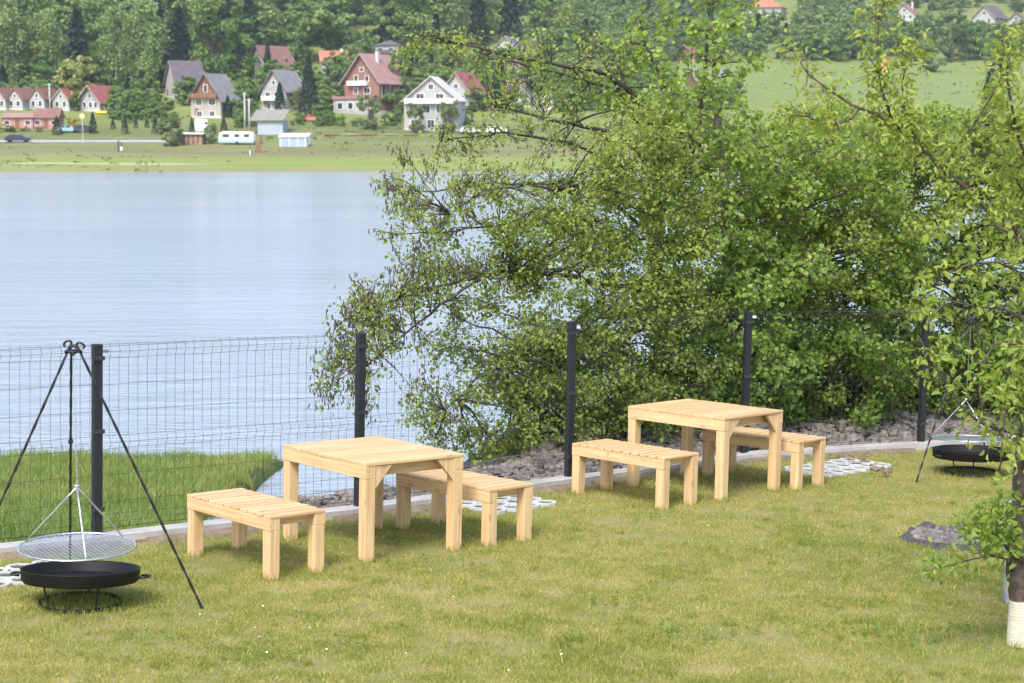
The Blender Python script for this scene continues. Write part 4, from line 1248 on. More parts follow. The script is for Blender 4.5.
# ------------------------------------------------------------------ the far shore and its hill
DL = [280, 290, 294, 320, 350, 362, 375, 400, 430, 500, 600, 700, 800, 1000, 1300]
ZL = [-1.2, 0, .35, 2.4, 4.75, 5.3, 7.2, 10.0, 14.5, 26, 44, 62, 82, 122, 175]
ZR = [-1.2, 0, .35, 2.4, 4.75, 5.3, 7.2, 10.4, 14.5, 19.0, 28.5, 43, 61, 98, 150]
def far_z(x, d):
    x = np.asarray(x, float); d = np.asarray(d, float)
    px = 512 + FPX * x / d
    w = sstep(470, 660, px)
    dd = d + 2.0 * np.sin(x * .035) * (d < 320)
    z = np.interp(dd, DL, ZL) * (1 - w) + np.interp(dd, DL, ZR) * w
    return z + .25 * wob(x * .05, d * .05) * sstep(300, 360, d) + 2.0 * wob(x * .012, d * .012) * sstep(560, 800, d)
def far_hit(px, py):
    r = ray(px, py); prev = 284.0
    for d in np.concatenate([np.arange(285, 700, .5), np.arange(700, 1290, 2)]):
        p = CAM + r * (d / r[1])
        if p[2] <= float(far_z(p[0], d)):
            return np.array([p[0], d, float(far_z(p[0], d))])
    p = CAM + r * (900 / r[1]); return p
us = np.linspace(-.46, .46, 230); ds = np.concatenate([np.linspace(280, 300, 16), np.linspace(302, 440, 90), np.linspace(445, 700, 70), np.linspace(710, 1300, 50)])
U, D_ = np.meshgrid(us, ds, indexing='ij'); X = U * D_
V = np.stack([X, D_, far_z(X, D_)], -1).reshape(-1, 3)
m_ = len(ds); i_ = np.arange(len(us) - 1)[:, None] * m_; j_ = np.arange(m_ - 1)[None]
Q = np.stack([i_ + j_, i_ + m_ + j_, i_ + m_ + j_ + 1, i_ + j_ + 1], -1).reshape(-1, 4)
def mat_far():
    t = NT('far_shore_ground'); v = t.coord('Object')
    sx = t.n('ShaderNodeSeparateXYZ'); t.l(v, sx.inputs[0])
    z = sx.outputs['Z']
    nz = t.noise(t.mapping(v, (.035, .09, 1)), 1.0, 5, .6)
    nf = t.noise(t.mapping(v, (.4, .4, 1)), 1.0, 4, .6)
    zz = t.math('ADD', t.math('MULTIPLY', z, .10), t.math('MULTIPLY', t.math('SUBTRACT', nz, .5), .05))
    cc = t.ramp(zz, [(0, (.28, .25, .15)), (.03, (.23, .22, .10)), (.06, (.205, .26, .062)), (.20, (.20, .255, .062)), (.225, (.20, .19, .085)), (.31, (.17, .155, .075)), (.34, (.17, .18, .065)), (.46, (.18, .19, .07)), (.50, (.13, .165, .05)), (.68, (.12, .145, .05)), (1.0, (.175, .225, .062))])
    cc = t.mix(t.math('MULTIPLY', nf, .45), cc, (.085, .09, .03))
    ns = t.ramp(t.noise(t.mapping(v, (.05, .22, 1), (0, 0, R(4))), 1.0, 5, .65), [(.45, (0, 0, 0)), (.7, (1, 1, 1))])
    cc = t.mix(t.math('MULTIPLY', ns, .55), cc, (.27, .25, .11))
    sand = t.ramp(t.noise(t.mapping(v, (.02, .12, 1)), 1.0, 3), [(.58, (0, 0, 0)), (.66, (1, 1, 1))])
    low = t.ramp(t.math('MULTIPLY', z, .1), [(.02, (0, 0, 0)), (.05, (1, 1, 1)), (.14, (1, 1, 1)), (.18, (0, 0, 0))])
    cc = t.mix(t.math('MULTIPLY', t.mix(1.0, sand, low, 'MULTIPLY'), .8), cc, (.40, .34, .23))
    return t.done(t.principled(cc, .95, spec=.1))
far = mesh_np('far_shore', V, Q, None, mat_far(), None, True); tag(far, kind='structure')
# lane along the far shore
M_ROAD = m_plain('grey_lane', (.33, .33, .33), .9, .1, 1)
rv = []; n = 60
for k in range(n + 1):
    px = -20 + 240 * k / n
    for py in (142.6, 140.4):
        p = far_hit(px, py); rv.append((p[0], p[1], p[2] + .06))
tag(mesh_np('shore_road', rv, [(2 * k, 2 * k + 2, 2 * k + 3, 2 * k + 1) for k in range(n)], None, M_ROAD, None), kind='structure')

# ------------------------------------------------------------------ far trees
M_FDEC = m_leaf('far_broadleaf', (.075, .145, .028), (.20, .30, .075), .35, .6, .9)
M_FBIR = m_leaf('far_birch', (.14, .21, .060), (.27, .35, .115), .3, .6, .5)
M_FSPR = m_leaf('far_spruce', (.014, .032, .017), (.045, .080, .036), .1, .7, .6)
M_FPAL = m_leaf('far_pale', (.22, .26, .070), (.38, .41, .14), .3, .6, .3)
M_FWIL = m_leaf('far_willow', (.12, .17, .055), (.24, .29, .12), .3, .6, .4)
M_FGRY = m_leaf('far_bare', (.12, .095, .08), (.22, .18, .15), .1, .8, .3)
M_FBARK = m_plain('far_bark', (.09, .075, .06), .9, .4, .5)
M_BIRCHBARK = m_plain('birch_bark', (.60, .57, .52), .8, .2, .8)
def quads_cloud(P, s, g, up=.4, out=None, asp=.75):
    n = len(P); N = g.normal(0, .6, (n, 3)); N[:, 2] += up
    if out is not None: N += out
    N /= np.linalg.norm(N, axis=1)[:, None]
    A = np.cross(N, g.normal(0, 1, (n, 3))); A /= np.linalg.norm(A, axis=1)[:, None]; B = np.cross(N, A)
    s = s[:, None]
    V = np.stack([P - A * s * .6, P + B * s * asp * .5 + N * s * .12, P + A * s * .6, P - B * s * asp * .5 + N * s * .12], 1).reshape(-1, 3)
    k = np.arange(n)[:, None] * 4
    return V, k + np.array([[0, 1, 2, 3]])
def arr_deciduous(seed, H=1.0, Wd=.62, nl=30, per=105, low=.12, leaf=.046, round_=1.0):
    """unit-height crown of many separate leaf clumps; returns V, Q, tint"""
    g = np.random.default_rng(seed); Ps = []; O = []; Tn = []
    for _ in range(nl):
        z = g.uniform(low, .97); f = math.sqrt(max(.02, 1 - ((z - .50) / .52) ** 2)) ** round_
        a = g.uniform(0, 2 * PI); r = Wd / 2 * f * g.uniform(.25, .92); c = np.array([r * math.cos(a), r * math.sin(a), z])
        rad = g.uniform(.055, .105) * (1 if z < .85 else .7)
        q = g.normal(0, 1, (per, 3)); q /= np.linalg.norm(q, axis=1)[:, None]
        d = q * np.array([1.25, 1.25, .8]) * rad * g.uniform(.55, 1.05, per)[:, None]
        Ps.append(c + d); O.append(q * .8); Tn.append(np.clip(g.normal(.45, .16) + g.normal(0, .16, per), 0, 1))
    P = np.concatenate(Ps); s = g.uniform(.6, 1.3, len(P)) * leaf
    V, Q = quads_cloud(P, s, g, .35, np.concatenate(O)); return V, Q, np.repeat(np.concatenate(Tn), 4)
def arr_spruce(seed, Wd=.38, n=1500):
    g = np.random.default_rng(seed); z = 1 - g.beta(1.1, 1.5, n) * .97; tier = .72 + .28 * np.abs(np.sin(z * 34)) + g.normal(0, .07, n)
    r = Wd / 2 * (1 - z) ** .85 * tier * np.sqrt(g.uniform(.45, 1, n)); a = g.uniform(0, 2 * PI, n)
    P = np.stack([r * np.cos(a), r * np.sin(a), z - r * .25], -1)
    O = np.stack([np.cos(a), np.sin(a), .3 + 0 * a], -1) * .6
    V, Q = quads_cloud(P, g.uniform(.6, 1.3, n) * .075, g, .6, O, .5); return V, Q, np.repeat(np.clip(g.normal(.4, .25, n), 0, 1), 4)
def arr_birch(seed, Wd=.36):
    g = np.random.default_rng(seed); Ps = []; Tn = []
    for _ in range(34):
        z = g.uniform(.30, .97); f = math.sqrt(max(.03, 1 - ((z - .58) / .44) ** 2)); a = g.uniform(0, 2 * PI); r = Wd / 2 * f * g.uniform(.2, 1)
        n = 100; q = g.normal(0, 1, (n, 3)) * np.array([.034, .034, .055]); q[:, 2] -= .02
        Ps.append(np.array([r * math.cos(a), r * math.sin(a), z]) + q); Tn.append(np.clip(g.normal(.5, .15) + g.normal(0, .15, n), 0, 1))
    P = np.concatenate(Ps); V, Q = quads_cloud(P, g.uniform(.6, 1.3, len(P)) * .036, g, .2, None, .7); return V, Q, np.repeat(np.concatenate(Tn), 4)
def trunk_mb(kind, g):
    mb = MB()
    if kind == 'birch':
        mb.tube([(0, 0, -.02), (.006, 0, .3), (-.004, .004, .6), (.004, 0, .92)], [.014, .011, .008, .003], 6)
        for k in range(5): a = g.uniform(0, 2 * PI); z = g.uniform(.35, .6); mb.tube([(0, 0, z), (.08 * math.cos(a), .08 * math.sin(a), z + .16)], [.006, .002], 4)
    elif kind == 'spruce': mb.tube([(0, 0, -.02), (0, 0, .9)], [.016, .003], 6)
    else:
        mb.tube([(0, 0, -.03), (.01, 0, .2), (0, .01, .45), (0, 0, .8)], [.028, .022, .015, .004], 7)
        for k in range(7): a = g.uniform(0, 2 * PI); z = g.uniform(.15, .5); mb.tube([(0, 0, z), (.12 * math.cos(a), .12 * math.sin(a), z + .13), (.2 * math.cos(a), .2 * math.sin(a), z + .22)], [.011, .007, .003], 4)
    return mb
PROTO = {}
def proto(kind):
    if kind in PROTO: return PROTO[kind]
    lst = []
    spec = {'broad': [arr_deciduous(40 + k, Wd=.68) for k in range(4)], 'tall': [arr_deciduous(50 + k, Wd=.46, nl=30, low=.12) for k in range(3)],
            'round': [arr_deciduous(60 + k, Wd=1.0, low=.08, leaf=.085) for k in range(3)], 'bush': [arr_deciduous(70 + k, Wd=1.5, nl=22, low=.05, leaf=.13, round_=.7) for k in range(3)],
            'spruce': [arr_spruce(80 + k) for k in range(2)], 'fatspruce': [arr_spruce(84 + k, .62, 900) for k in range(2)], 'birch': [arr_birch(90 + k) for k in range(3)],
            'pale': [arr_deciduous(95, Wd=.95, nl=44, low=.25, leaf=.07)], 'willow': [arr_deciduous(97 + k, Wd=.95, nl=34, low=.03, leaf=.06) for k in range(2)],
            'column': [arr_spruce(120, .5, 1100)], 'bare': [arr_deciduous(130, Wd=.7, nl=26, per=40, low=.1, leaf=.03)]}[kind]
    mats = {'spruce': M_FSPR, 'fatspruce': M_FSPR, 'birch': M_FBIR, 'pale': M_FPAL, 'willow': M_FWIL, 'column': M_FSPR, 'bare': M_FGRY}
    for k, (V, Q, T) in enumerate(spec):
        c = mesh_np('crown', V, Q, None, mats.get(kind, M_FDEC), None, False, T); col.objects.unlink(c)
        g = np.random.default_rng(k + 7)
        t = trunk_mb('birch' if kind == 'birch' else 'spruce' if kind in ('spruce', 'fatspruce', 'column') else 'dec', g).build('trunk', M_BIRCHBARK if kind == 'birch' else M_FBARK); col.objects.unlink(t)
        lst.append((c.data, t.data))
    PROTO[kind] = lst; return lst
TG = np.random.default_rng(77)
def far_tree(px, base_y, top_y, kind, name, label, group=None, width=None, cat='tree', pos=None):
    p = far_hit(px, base_y) if pos is None else pos
    hgt = (base_y - top_y) / FPX * p[1]
    pr = proto(kind); c, t = pr[TG.integers(len(pr))]
    root = bpy.data.objects.new(name, None); col.objects.link(root)
    root.location = (p[0], p[1], p[2] - .1); root.rotation_euler.z = TG.uniform(0, 2 * PI)
    wd = {'broad': .68, 'tall': .46, 'round': 1.0, 'bush': 1.5, 'spruce': .34, 'fatspruce': .62, 'birch': .36, 'pale': .95, 'willow': .95, 'column': .5, 'bare': .7}[kind]
    sx = hgt * (1 if width is None else (width / (base_y - top_y)) / wd)
    root.scale = (sx, sx, hgt)
    tag(root, label, cat, group)
    for nm, d in (('trunk', t), ('crown', c)):
        o = bpy.data.objects.new(nm, d); link(o, root)
    return root
# trees one can tell apart: px, base, top, kind, width px, name, label, group
G_W = 'birches at the wood edge'
FT = [
 (79, 106, 12, 'spruce', 40, 'spruce_tree', 'dark spruce rising behind the pale round tree by the red roofed cottages', None),
 (180, 84, 10, 'spruce', 40, 'spruce_tree', 'dark spruce standing over the dark-roofed house at the wood edge', None),
 (2, 92, 55, 'spruce', 16, 'spruce_tree', 'short dark spruce behind the cottage row, cut by the left picture edge', None),
 (80, 108, 54, 'pale', 46, 'deciduous_tree', 'pale yellow-green rounded tree standing behind the red roofed cottages', None),
 (43, 92, 54, 'broad', 26, 'deciduous_tree', 'mid green tree behind the middle of the red roofed cottages', None),
 (148, 106, 78, 'round', 30, 'deciduous_tree', 'round green tree in front of the dark-roofed house', None),
 (165, 116, 98, 'bush', 26, 'leafy_bush', 'light green bush below the dark-roofed house', None),
 (118, 108, 86, 'bush', 34, 'leafy_bush', 'green bush behind the porch of the end cottage', None),
 (238, 80, 18, 'broad', 44, 'deciduous_tree', 'large fresh green tree above the small brown roof on the slope', None),
 (212, 92, -4, 'tall', 40, 'deciduous_tree', 'tall dark green tree behind the timber gabled house', None),
 (240, 78, 55, 'bush', 30, 'leafy_bush', 'bright green bush left of the brown-roofed house on the slope', None),
 (247, 104, 78, 'bush', 30, 'leafy_bush', 'light green bush left of the grey-roofed white house', None),
 (228, 118, 96, 'fatspruce', 16, 'conifer_tree', 'dark conifer right beside the timber gabled house', None),
 (280, 113, 83, 'column', 18, 'conifer_tree', 'pointed green conifer in front of the grey-roofed white house', None),
 (309, 117, 57, 'column', 28, 'conifer_tree', 'tall broad dark conifer between the grey-roofed house and the brick house', None),
 (301, 114, 86, 'bare', 22, 'bare_tree', 'grey-pink bare tree beside the grey-roofed white house', None),
 (268, 82, 42, 'column', 16, 'conifer_tree', 'pointed conifer in front of the brown-roofed house on the slope', None),
 (282, 62, 32, 'bare', 14, 'bare_tree', 'slim grey tree above the brown-roofed house on the slope', None),
 (330, 102, 60, 'willow', 34, 'deciduous_tree', 'fresh light green tree left of the brick house, below the orange roof', None),
 (369, 130, 92, 'willow', 30, 'deciduous_tree', 'pale green young tree in front of the brick house', None),
 (398, 110, 55, 'willow', 24, 'deciduous_tree', 'light green tree right of the brick house', None),
 (324, 124, 112, 'bush', 30, 'leafy_bush', 'low green bush below the dark conifer by the brick house', None),
 (171, 146, 117, 'willow', 32, 'willow_tree', 'pale willow beside the small brown shed on the shore lane', None),
 (211, 144, 120, 'willow', 17, 'willow_tree', 'slim pale willow between the brown shed and the white caravan', None),
 (416, 133, 100, 'willow', 22, 'deciduous_tree', 'pale green garden tree before the left part of the large white house', None),
 (449, 133, 98, 'willow', 24, 'deciduous_tree', 'pale green garden tree before the right corner of the large white house', None),
 (496, 98, 64, 'column', 14, 'conifer_tree', 'blue-green columnar conifer left of the dark red house', None),
 (528, 98, 78, 'column', 9, 'conifer_tree', 'small dark conifer right of the dark red house', None),
 (480, 104, 80, 'broad', 30, 'deciduous_tree', 'green garden tree between the white gabled house and the dark red house', None),
 (575, 112, 70, 'broad', 34, 'deciduous_tree', 'green tree right of the small white gabled house', None),
 (988, 108, 72, 'column', 20, 'conifer_tree', 'dark bushy conifer alone on the far meadow', None),
 (932, 72, 36, 'willow', 34, 'willow_tree', 'broad grey-green tree behind the far meadow right of the orange hut', None),
 (952, 62, 15, 'broad', 36, 'deciduous_tree', 'round mid green tree behind the far meadow below the grey-roofed house', None),
 (975, 60, 22, 'broad', 30, 'deciduous_tree', 'dark green tree below the red-brown roof at the right edge', None),
 (1000, 75, 48, 'round', 34, 'deciduous_tree', 'low round tree at the right end of the far meadow', None),
 (8, 132, 124, 'bush', 22, 'leafy_bush', 'low dark bush in front of the long red-brown building', None),
 (25, 131, 126, 'bush', 11, 'leafy_bush', 'small green bush below the windows of the long red-brown building', None),
 (40, 132, 126, 'bush', 10, 'leafy_bush', 'small green bush by the right end of the long red-brown building', None),
 (72, 129, 117, 'bush', 16, 'leafy_bush', 'yellow flowering bush by the parked cars', None),
 (20, 109, 92, 'round', 14, 'deciduous_tree', 'dark garden tree before the second red roofed cottage from the left', None),
 (44, 109, 92, 'round', 15, 'deciduous_tree', 'dark garden tree before the middle red roofed cottage', None),
 (75, 111, 94, 'round', 13, 'deciduous_tree', 'dark garden tree left of the end cottage with the porch', None),
]
yellow = m_leaf('yellow_bush', (.30, .24, .02), (.48, .36, .04), .2, .6)
for px, by, ty, kind, wd, nm, lab, grp in FT:
    o = far_tree(px, by, ty, kind, nm, lab, grp, wd, 'bush' if 'bush' in nm else 'tree')
    if 'yellow flowering' in lab:
        c = [k for k in o.children if k.name.startswith('crown')][0]; c.data = c.data.copy(); c.data.materials[0] = yellow
for i, (px, by, ty, wd, lab) in enumerate([
    (13, 92, 14, 34, 'pale birch at the wood edge behind the left end of the cottage row'), (30, 90, 22, 26, 'narrow pale birch second from the left at the wood edge'),
    (50, 90, 14, 26, 'pale birch just left of the dark spruce behind the cottages'), (116, 90, 10, 28, 'pale birch right of the pale round tree'),
    (132, 92, 20, 22, 'slim weeping birch with a bare white lower trunk'), (147, 92, 3, 32, 'tall pale birch with a forked white trunk left of the dark-roofed house')]):
    far_tree(px, by, ty, 'birch', 'birch_tree', lab, G_W, wd)
SPL = ['between the red-brown building and the yellow bush', 'right of the yellow bush by the parked cars', 'on open grass, third from the left', 'right of the road bend, small and dark', 'left of the pale willow', 'right of the white rock on the grass', 'between the pale willow and the caravan', 'beside the white caravan roof', 'on the slope below the timber gabled house']
for (px, by, ty, wd), s in zip([(57, 135, 116, 14), (93, 133.5, 112, 13), (125, 134, 114, 11), (113, 129, 118, 8), (155, 134, 117, 9), (136, 128, 118, 7), (192, 134, 117, 10), (224, 134, 116, 12), (147, 128, 119, 7)], SPL):
    far_tree(px, by, ty, 'fatspruce', 'small_spruce', 'small garden spruce ' + s, 'small spruces along the shore lane', wd)

# the wood that clothes the hill: one mass
def wood(name, label, spots, seed):
    g = np.random.default_rng(seed); kinds = ['broad', 'tall', 'spruce', 'birch', 'round']
    for tier, (kk, mat) in {'broadleaf': (('broad', 'tall', 'round'), M_FDEC), 'conifer': (('spruce',), M_FSPR), 'birch': (('birch',), M_FBIR)}.items():
        pass
    Vs, Qs, Ts, Ms = [], [], [], []; off = 0
    A = {k: [(np.array([v.co[:] for v in c.vertices], np.float32), c.attributes['tint']) for c, t in proto(k)] for k in kinds}
    AT = {k: [np.array([d.value for d in c.attributes['tint'].data]) for c, t in proto(k)] for k in kinds}
    Wd = []; Wq = []; wo = 0
    for (x, d, z, h, k) in spots:
        i = g.integers(len(A[k])); V = A[k][i][0]; n = len(V)
        keep = np.repeat(g.uniform(0, 1, n // 4) < (.85 if d < 520 else .45), 4)
        qs = V.reshape(-1, 4, 3); V = ((qs - qs.mean(1, keepdims=True)) * (1.0 if d < 520 else 1.35) + qs.mean(1, keepdims=True)).reshape(-1, 3)[keep]; T = AT[k][i][keep]; n = len(V)
        a = g.uniform(0, 2 * PI); c, s = math.cos(a), math.sin(a); w = h * g.uniform(.9, 1.25)
        P = np.stack([(V[:, 0] * c - V[:, 1] * s) * w + x, (V[:, 0] * s + V[:, 1] * c) * w + d, V[:, 2] * h + z], -1)
        Vs.append(P); Qs.append(np.arange(n).reshape(-1, 4) + off); off += n
        Ts.append(np.clip(T * .7 + g.normal(.12, .13), 0, 1)); Ms.append(np.full(n // 4, {'spruce': 1, 'birch': 2}.get(k, 0)))
    o = mesh_np(name, np.concatenate(Vs), np.concatenate(Qs), None, M_FDEC2, None, False, np.concatenate(Ts))
    o.data.materials.append(M_FSPR2); o.data.materials.append(M_FBIR2)
    o.data.polygons.foreach_set('material_index', np.concatenate(Ms).astype(np.int32))
    return tag(o, label, 'wood', kind='stuff')
M_FDEC2 = m_leaf('wood_broadleaf', (.085, .16, .034), (.26, .36, .10), .25, .6)
M_FSPR2 = m_leaf('wood_spruce', (.012, .026, .014), (.040, .065, .030), .1, .7)
M_FBIR2 = m_leaf('wood_birch', (.13, .18, .065), (.26, .30, .12), .3, .6)
def wood_spots(test, n, dr, hr, seed, weights):
    g = np.random.default_rng(seed); out = []; k = 0
    kinds = list(weights); pr = np.array([weights[q] for q in kinds]); pr = pr / pr.sum()
    cell = {}
    while len(out) < n and k < n * 60:
        k += 1
        d = dr[0] + (dr[1] - dr[0]) * g.uniform() ** 1.25; px = g.uniform(-140, 1164); x = (px - 512) / FPX * d
        if not test(px, d): continue
        gap = 3.2 if d < 520 else 4.0
        key = (int(x // gap), int(d // gap))
        if any((x - a) ** 2 + (d - b) ** 2 < gap * gap for i in (-1, 0, 1) for j in (-1, 0, 1) for a, b in cell.get((key[0] + i, key[1] + j), [])): continue
        cell.setdefault(key, []).append((x, d))
        kd = kinds[g.choice(len(kinds), p=pr)]
        out.append((x, d, float(far_z(x, d)) - .3, g.uniform(*hr) * (.75 if kd == 'round' else 1), kd))
    return out
def t_left(px, d):
    if px > 560: return False
    front = np.interp(px, [-140, 110, 160, 235, 300, 400, 480, 560], [456, 456, 462, 472, 496, 505, 520, 545])
    return d > front
def t_right(px, d):
    if px <= 540: return False
    if d < np.interp(px, [540, 600, 700, 1000, 1164], [520, 560, 612, 618, 600]): return False
    # open gardens round the hilltop houses
    for hx, hd, r in ((765, 770, 18), (905, 760, 16), (985, 745, 20), (1016, 735, 12)):
        x = (px - hx) / FPX * d
        if (x * x + ((d - hd) * .5) ** 2 < r * r) or (abs(x) < r * .55 and hd - 60 < d < hd): return False
    return True
WL = {'broad': 4, 'tall': 4, 'spruce': 1.6, 'birch': 1.6, 'round': .5}
wood('hillside_wood', 'dense mixed wood covering the hill behind the cottages', wood_spots(t_left, 430, (436, 900), (14, 23), 31, WL), 1)
wood('meadow_wood', 'belt of mixed trees behind the far meadow and on the ridge above', wood_spots(t_right, 1000, (515, 1000), (8, 13), 32, {'broad': 5, 'tall': 2, 'spruce': 1.0, 'birch': .8, 'round': 2.5}), 2)
# garden greenery among the middle houses
HX = [(160, 186, 438), (188, 234, 412), (240, 262, 480), (258, 298, 425), (306, 334, 492), (330, 394, 424), (372, 398, 520), (402, 460, 412), (440, 472, 430), (500, 532, 450), (535, 556, 432), (248, 290, 378), (305, 318, 405), (595, 620, 560), (670, 712, 470)]
g = np.random.default_rng(9); spots = []
def shrub_ok(px, d, h):
    for a, b, dm in HX:
        if a - 2 < px < b + 2 and dm - 42 < d < dm: return False
    if -20 < px < 116 and d < 412: return False
    if 214 < px < 312 and d < 374: return False
    return True
for _ in range(2600):
    u = g.uniform(); px = g.uniform(-60, 735)
    d = g.uniform(395, 500) if u < .72 else g.uniform(377, 400)
    if px > 470 and d < 405: continue
    if d < 386 and (60 < px < 195): continue
    h = g.uniform(2.0, 6.0) if d > 395 else g.uniform(.9, 2.8)
    if not shrub_ok(px, d, h): continue
    x = (px - 512) / FPX * d; spots.append((x, d, float(far_z(x, d)) - .2, h, ['round', 'round', 'broad', 'round', 'spruce'][g.integers(5)] if d > 395 else 'round'))
wood('garden_shrubbery', 'mixed garden shrubs and small trees between the far houses', spots, 3)

def shore_weeds():
    g = np.random.default_rng(14); P = []; S = []
    while len(P) < 4200:
        px = g.uniform(-120, 1150); d = 292 + (640 - 292) * g.uniform() ** 1.6; x = (px - 512) / FPX * d
        if 345 < d < 364 and px < 215: continue
        z = float(far_z(x, d)); s_ = g.uniform(.15, .5) * (1 if d < 345 else 1.5)
        if math.sin(x * .11 + d * .05) + math.sin(x * .037 - d * .13 + 1) + g.normal(0, .5) < .2: continue
        for _ in range(3): P.append((x + g.normal(0, .5), d + g.normal(0, .4), z + s_ * .3)); S.append(s_)
    V, Q = quads_cloud(np.array(P), np.array(S) * 1.6, g, 2.2)
    tag(mesh_np('shore_weeds', V, Q, None, M_FWIL, None, False, np.repeat(g.uniform(0, 1, len(P)), 4)), 'rough tufts of weeds and long grass on the far shore and meadow', 'weeds', kind='stuff')
shore_weeds()
# ------------------------------------------------------------------ houses
M_WHITEW = m_plain('white_render', (.37, .355, .335), .85, .15, .6)
M_CREAMW = m_plain('cream_render', (.36, .33, .28), .85, .1, .6)
M_PINKW = m_plain('pink_boards', (.42, .20, .16), .85, .15, .8)
M_BRICKW = m_plain('red_brick', (.25, .125, .09), .9, .2, 1.5)
M_TIMBER = m_plain('brown_timber', (.20, .105, .06), .85, .3, 1.0)
M_DKRED = m_plain('dark_red_boards', (.16, .05, .055), .85, .2, 1.0)
M_ORANGEW = m_plain('orange_timber', (.55, .25, .06), .85, .15, 1.0)
M_RTILE = m_plain('red_tiles', (.25, .075, .065), .8, .22, .8)
M_OTILE = m_plain('orange_tiles', (.42, .14, .08), .8, .18, .8)
M_BTILE = m_plain('brown_tiles', (.19, .095, .075), .85, .22, .8)
M_GTILE = m_plain('grey_roofing', (.19, .185, .185), .85, .2, .8)
M_DTILE = m_plain('dark_roofing', (.10, .085, .09), .85, .25, .8)
M_PTILE = m_plain('faded_red_roofing', (.30, .165, .15), .85, .2, .8)
M_CORR = m_plain('corrugated_roofing', (.21, .20, .16), .85, .2, .6)
M_BLUEW = m_plain('blue_grey_wall', (.33, .37, .42), .85, .08, .6)
M_WINDOW = m_plain('window_glass', (.035, .04, .05), .15, .3, .8)
M_FRAME = m_plain('window_frame', (.75, .75, .73), .6, .05, 1)
M_CONC = m_plain('pale_concrete', (.50, .48, .45), .9, .12, .6)
def house(label, px, base_y, yaw, Wg, Lr, wall_h, rise, wall_m, roof_m, name='house', group=None, gable_m=None, wins=(), side_wins=0, chimney=0, over=.5, balcony=None, hip=False, door=True, dz=0.0, extra=None, cat='house', pos=None):
    """gable wall of width Wg at local y = 0 facing the viewer, ridge running back Lr metres"""
    p = far_hit(px, base_y) if pos is None else pos
    root = empty(name, Matrix.Translation((p[0], p[1], p[2] + dz)) @ Matrix.Rotation(R(yaw), 4, 'Z'), label, cat, group)
    w = Wg / 2
    mb = MB(); mb.box(-w, w, 0, Lr, -1.2, wall_h); 
    if gable_m is None and not hip: mb.prism([(-w, wall_h), (w, wall_h), (0, wall_h + rise)], .001, Lr - .001, 'y')
    mb.build('wall', wall_m, root)
    if gable_m is not None:
        gm = MB(); gm.prism([(-w, wall_h), (w, wall_h), (0, wall_h + rise)], .001, Lr - .001, 'y'); gm.build('gable', gable_m, root)
    rf = MB(); sl = rise / w; th = .22
    if hip:
        e = over; a = [(-w - e, -e, wall_h), (w + e, -e, wall_h), (w + e, Lr + e, wall_h), (-w - e, Lr + e, wall_h)]
        rl = max(.1, (Lr - Wg) / 2 if Lr > Wg else .2); r1 = (0, Lr / 2 - rl, wall_h + rise); r2 = (0, Lr / 2 + rl, wall_h + rise)
        rf.add(a + [r1, r2], [(1, 2, 5, 4), (3, 0, 4, 5), (3, 2, 1, 0)], [(0, 1, 4), (2, 3, 5)])
    else:
        e = over
        for s in (-1, 1):
            xo, zo = s * (w + e), wall_h - e * sl
            A = [(xo, -e), (xo, Lr + e)]
            P = [(xo, -e, zo), (xo, Lr + e, zo), (0, Lr + e, wall_h + rise), (0, -e, wall_h + rise)]
            lo = [(x, y, z + .03) for x, y, z in P]; hi = [(x, y, z + th) for x, y, z in P]
            rf.hexa(lo + hi if s > 0 else lo[::-1] + hi[::-1])
    roof = rf.build('roof', roof_m, root)
    if not hip:
        for s in (-1, 1):
            xo, zo = s * (w + over), wall_h - over * sl
            P = [(xo, -over - .06, zo - .12), (xo, -over - .01, zo - .12), (0, -over - .01, wall_h + rise - .12), (0, -over - .06, wall_h + rise - .12)]
            hi = [(x, y, z + .24) for x, y, z in P]
            bb = MB(); bb.hexa(P + hi if s < 0 else P[::-1] + hi[::-1]); bb.build('barge_board', M_TIMBER if roof_m in (M_GTILE, M_BTILE) else M_CREAMW, roof)
    pl = MB(); pl.box(-w - .06, w + .06, -.07, Lr + .06, -1.2, .45); pl.build('plinth', M_CONC, root)
    if chimney:
        c = MB(); cx, cy = chimney if isinstance(chimney, tuple) else (w * .35, Lr * .45)
        c.box(cx - .35, cx + .35, cy - .35, cy + .35, wall_h + rise * .3, wall_h + rise + .7); c.build('chimney', M_CONC, roof)
    for (x, z, ww, hh) in wins:
        f = MB(); f.box(x - ww / 2 - .1, x + ww / 2 + .1, -.06, .03, z - hh / 2 - .1, z + hh / 2 + .1); fo = f.build('window', M_FRAME, root)
        gl = MB()
        k = 2 if ww > .9 else 1
        for q in range(k):
            a = x - ww / 2 + q * ww / k + .03; gl.box(a, a + ww / k - .06, -.075, -.05, z - hh / 2, z + hh / 2)
        gl.build('pane', M_WINDOW, fo)
    for q in range(side_wins):
        y = Lr * (q + .5) / side_wins
        for s in (1,):
            f = MB(); f.box(w - .02, w + .06, y - .7, y + .7, wall_h * .45, wall_h * .85); fo = f.build('window', M_FRAME, root)
            gl = MB(); gl.box(w + .05, w + .08, y - .58, y + .58, wall_h * .45 + .1, wall_h * .85 - .1); gl.build('pane', M_WINDOW, fo)
    if balcony:
        x0, x1, z, bm, dep = balcony
        b = MB(); b.box(x0, x1, -dep, -.005, z - .15, z); b.box(x0, x1, -dep, -dep + .06, z, z + .85); b.box(x0, x0 + .06, -dep, -.005, z, z + .85); b.box(x1 - .06, x1, -dep, -.005, z, z + .85)
        b.build('balcony', bm, root)
    if door:
        d = MB(); d.box(-w * .75, -w * .75 + .95, -.05, .02, 0.02, 2.05); d.build('door', M_TIMBER, root)
    if extra: extra(root, w, Lr)
    return root
GC = 'row of red-roofed cottages on the far shore'
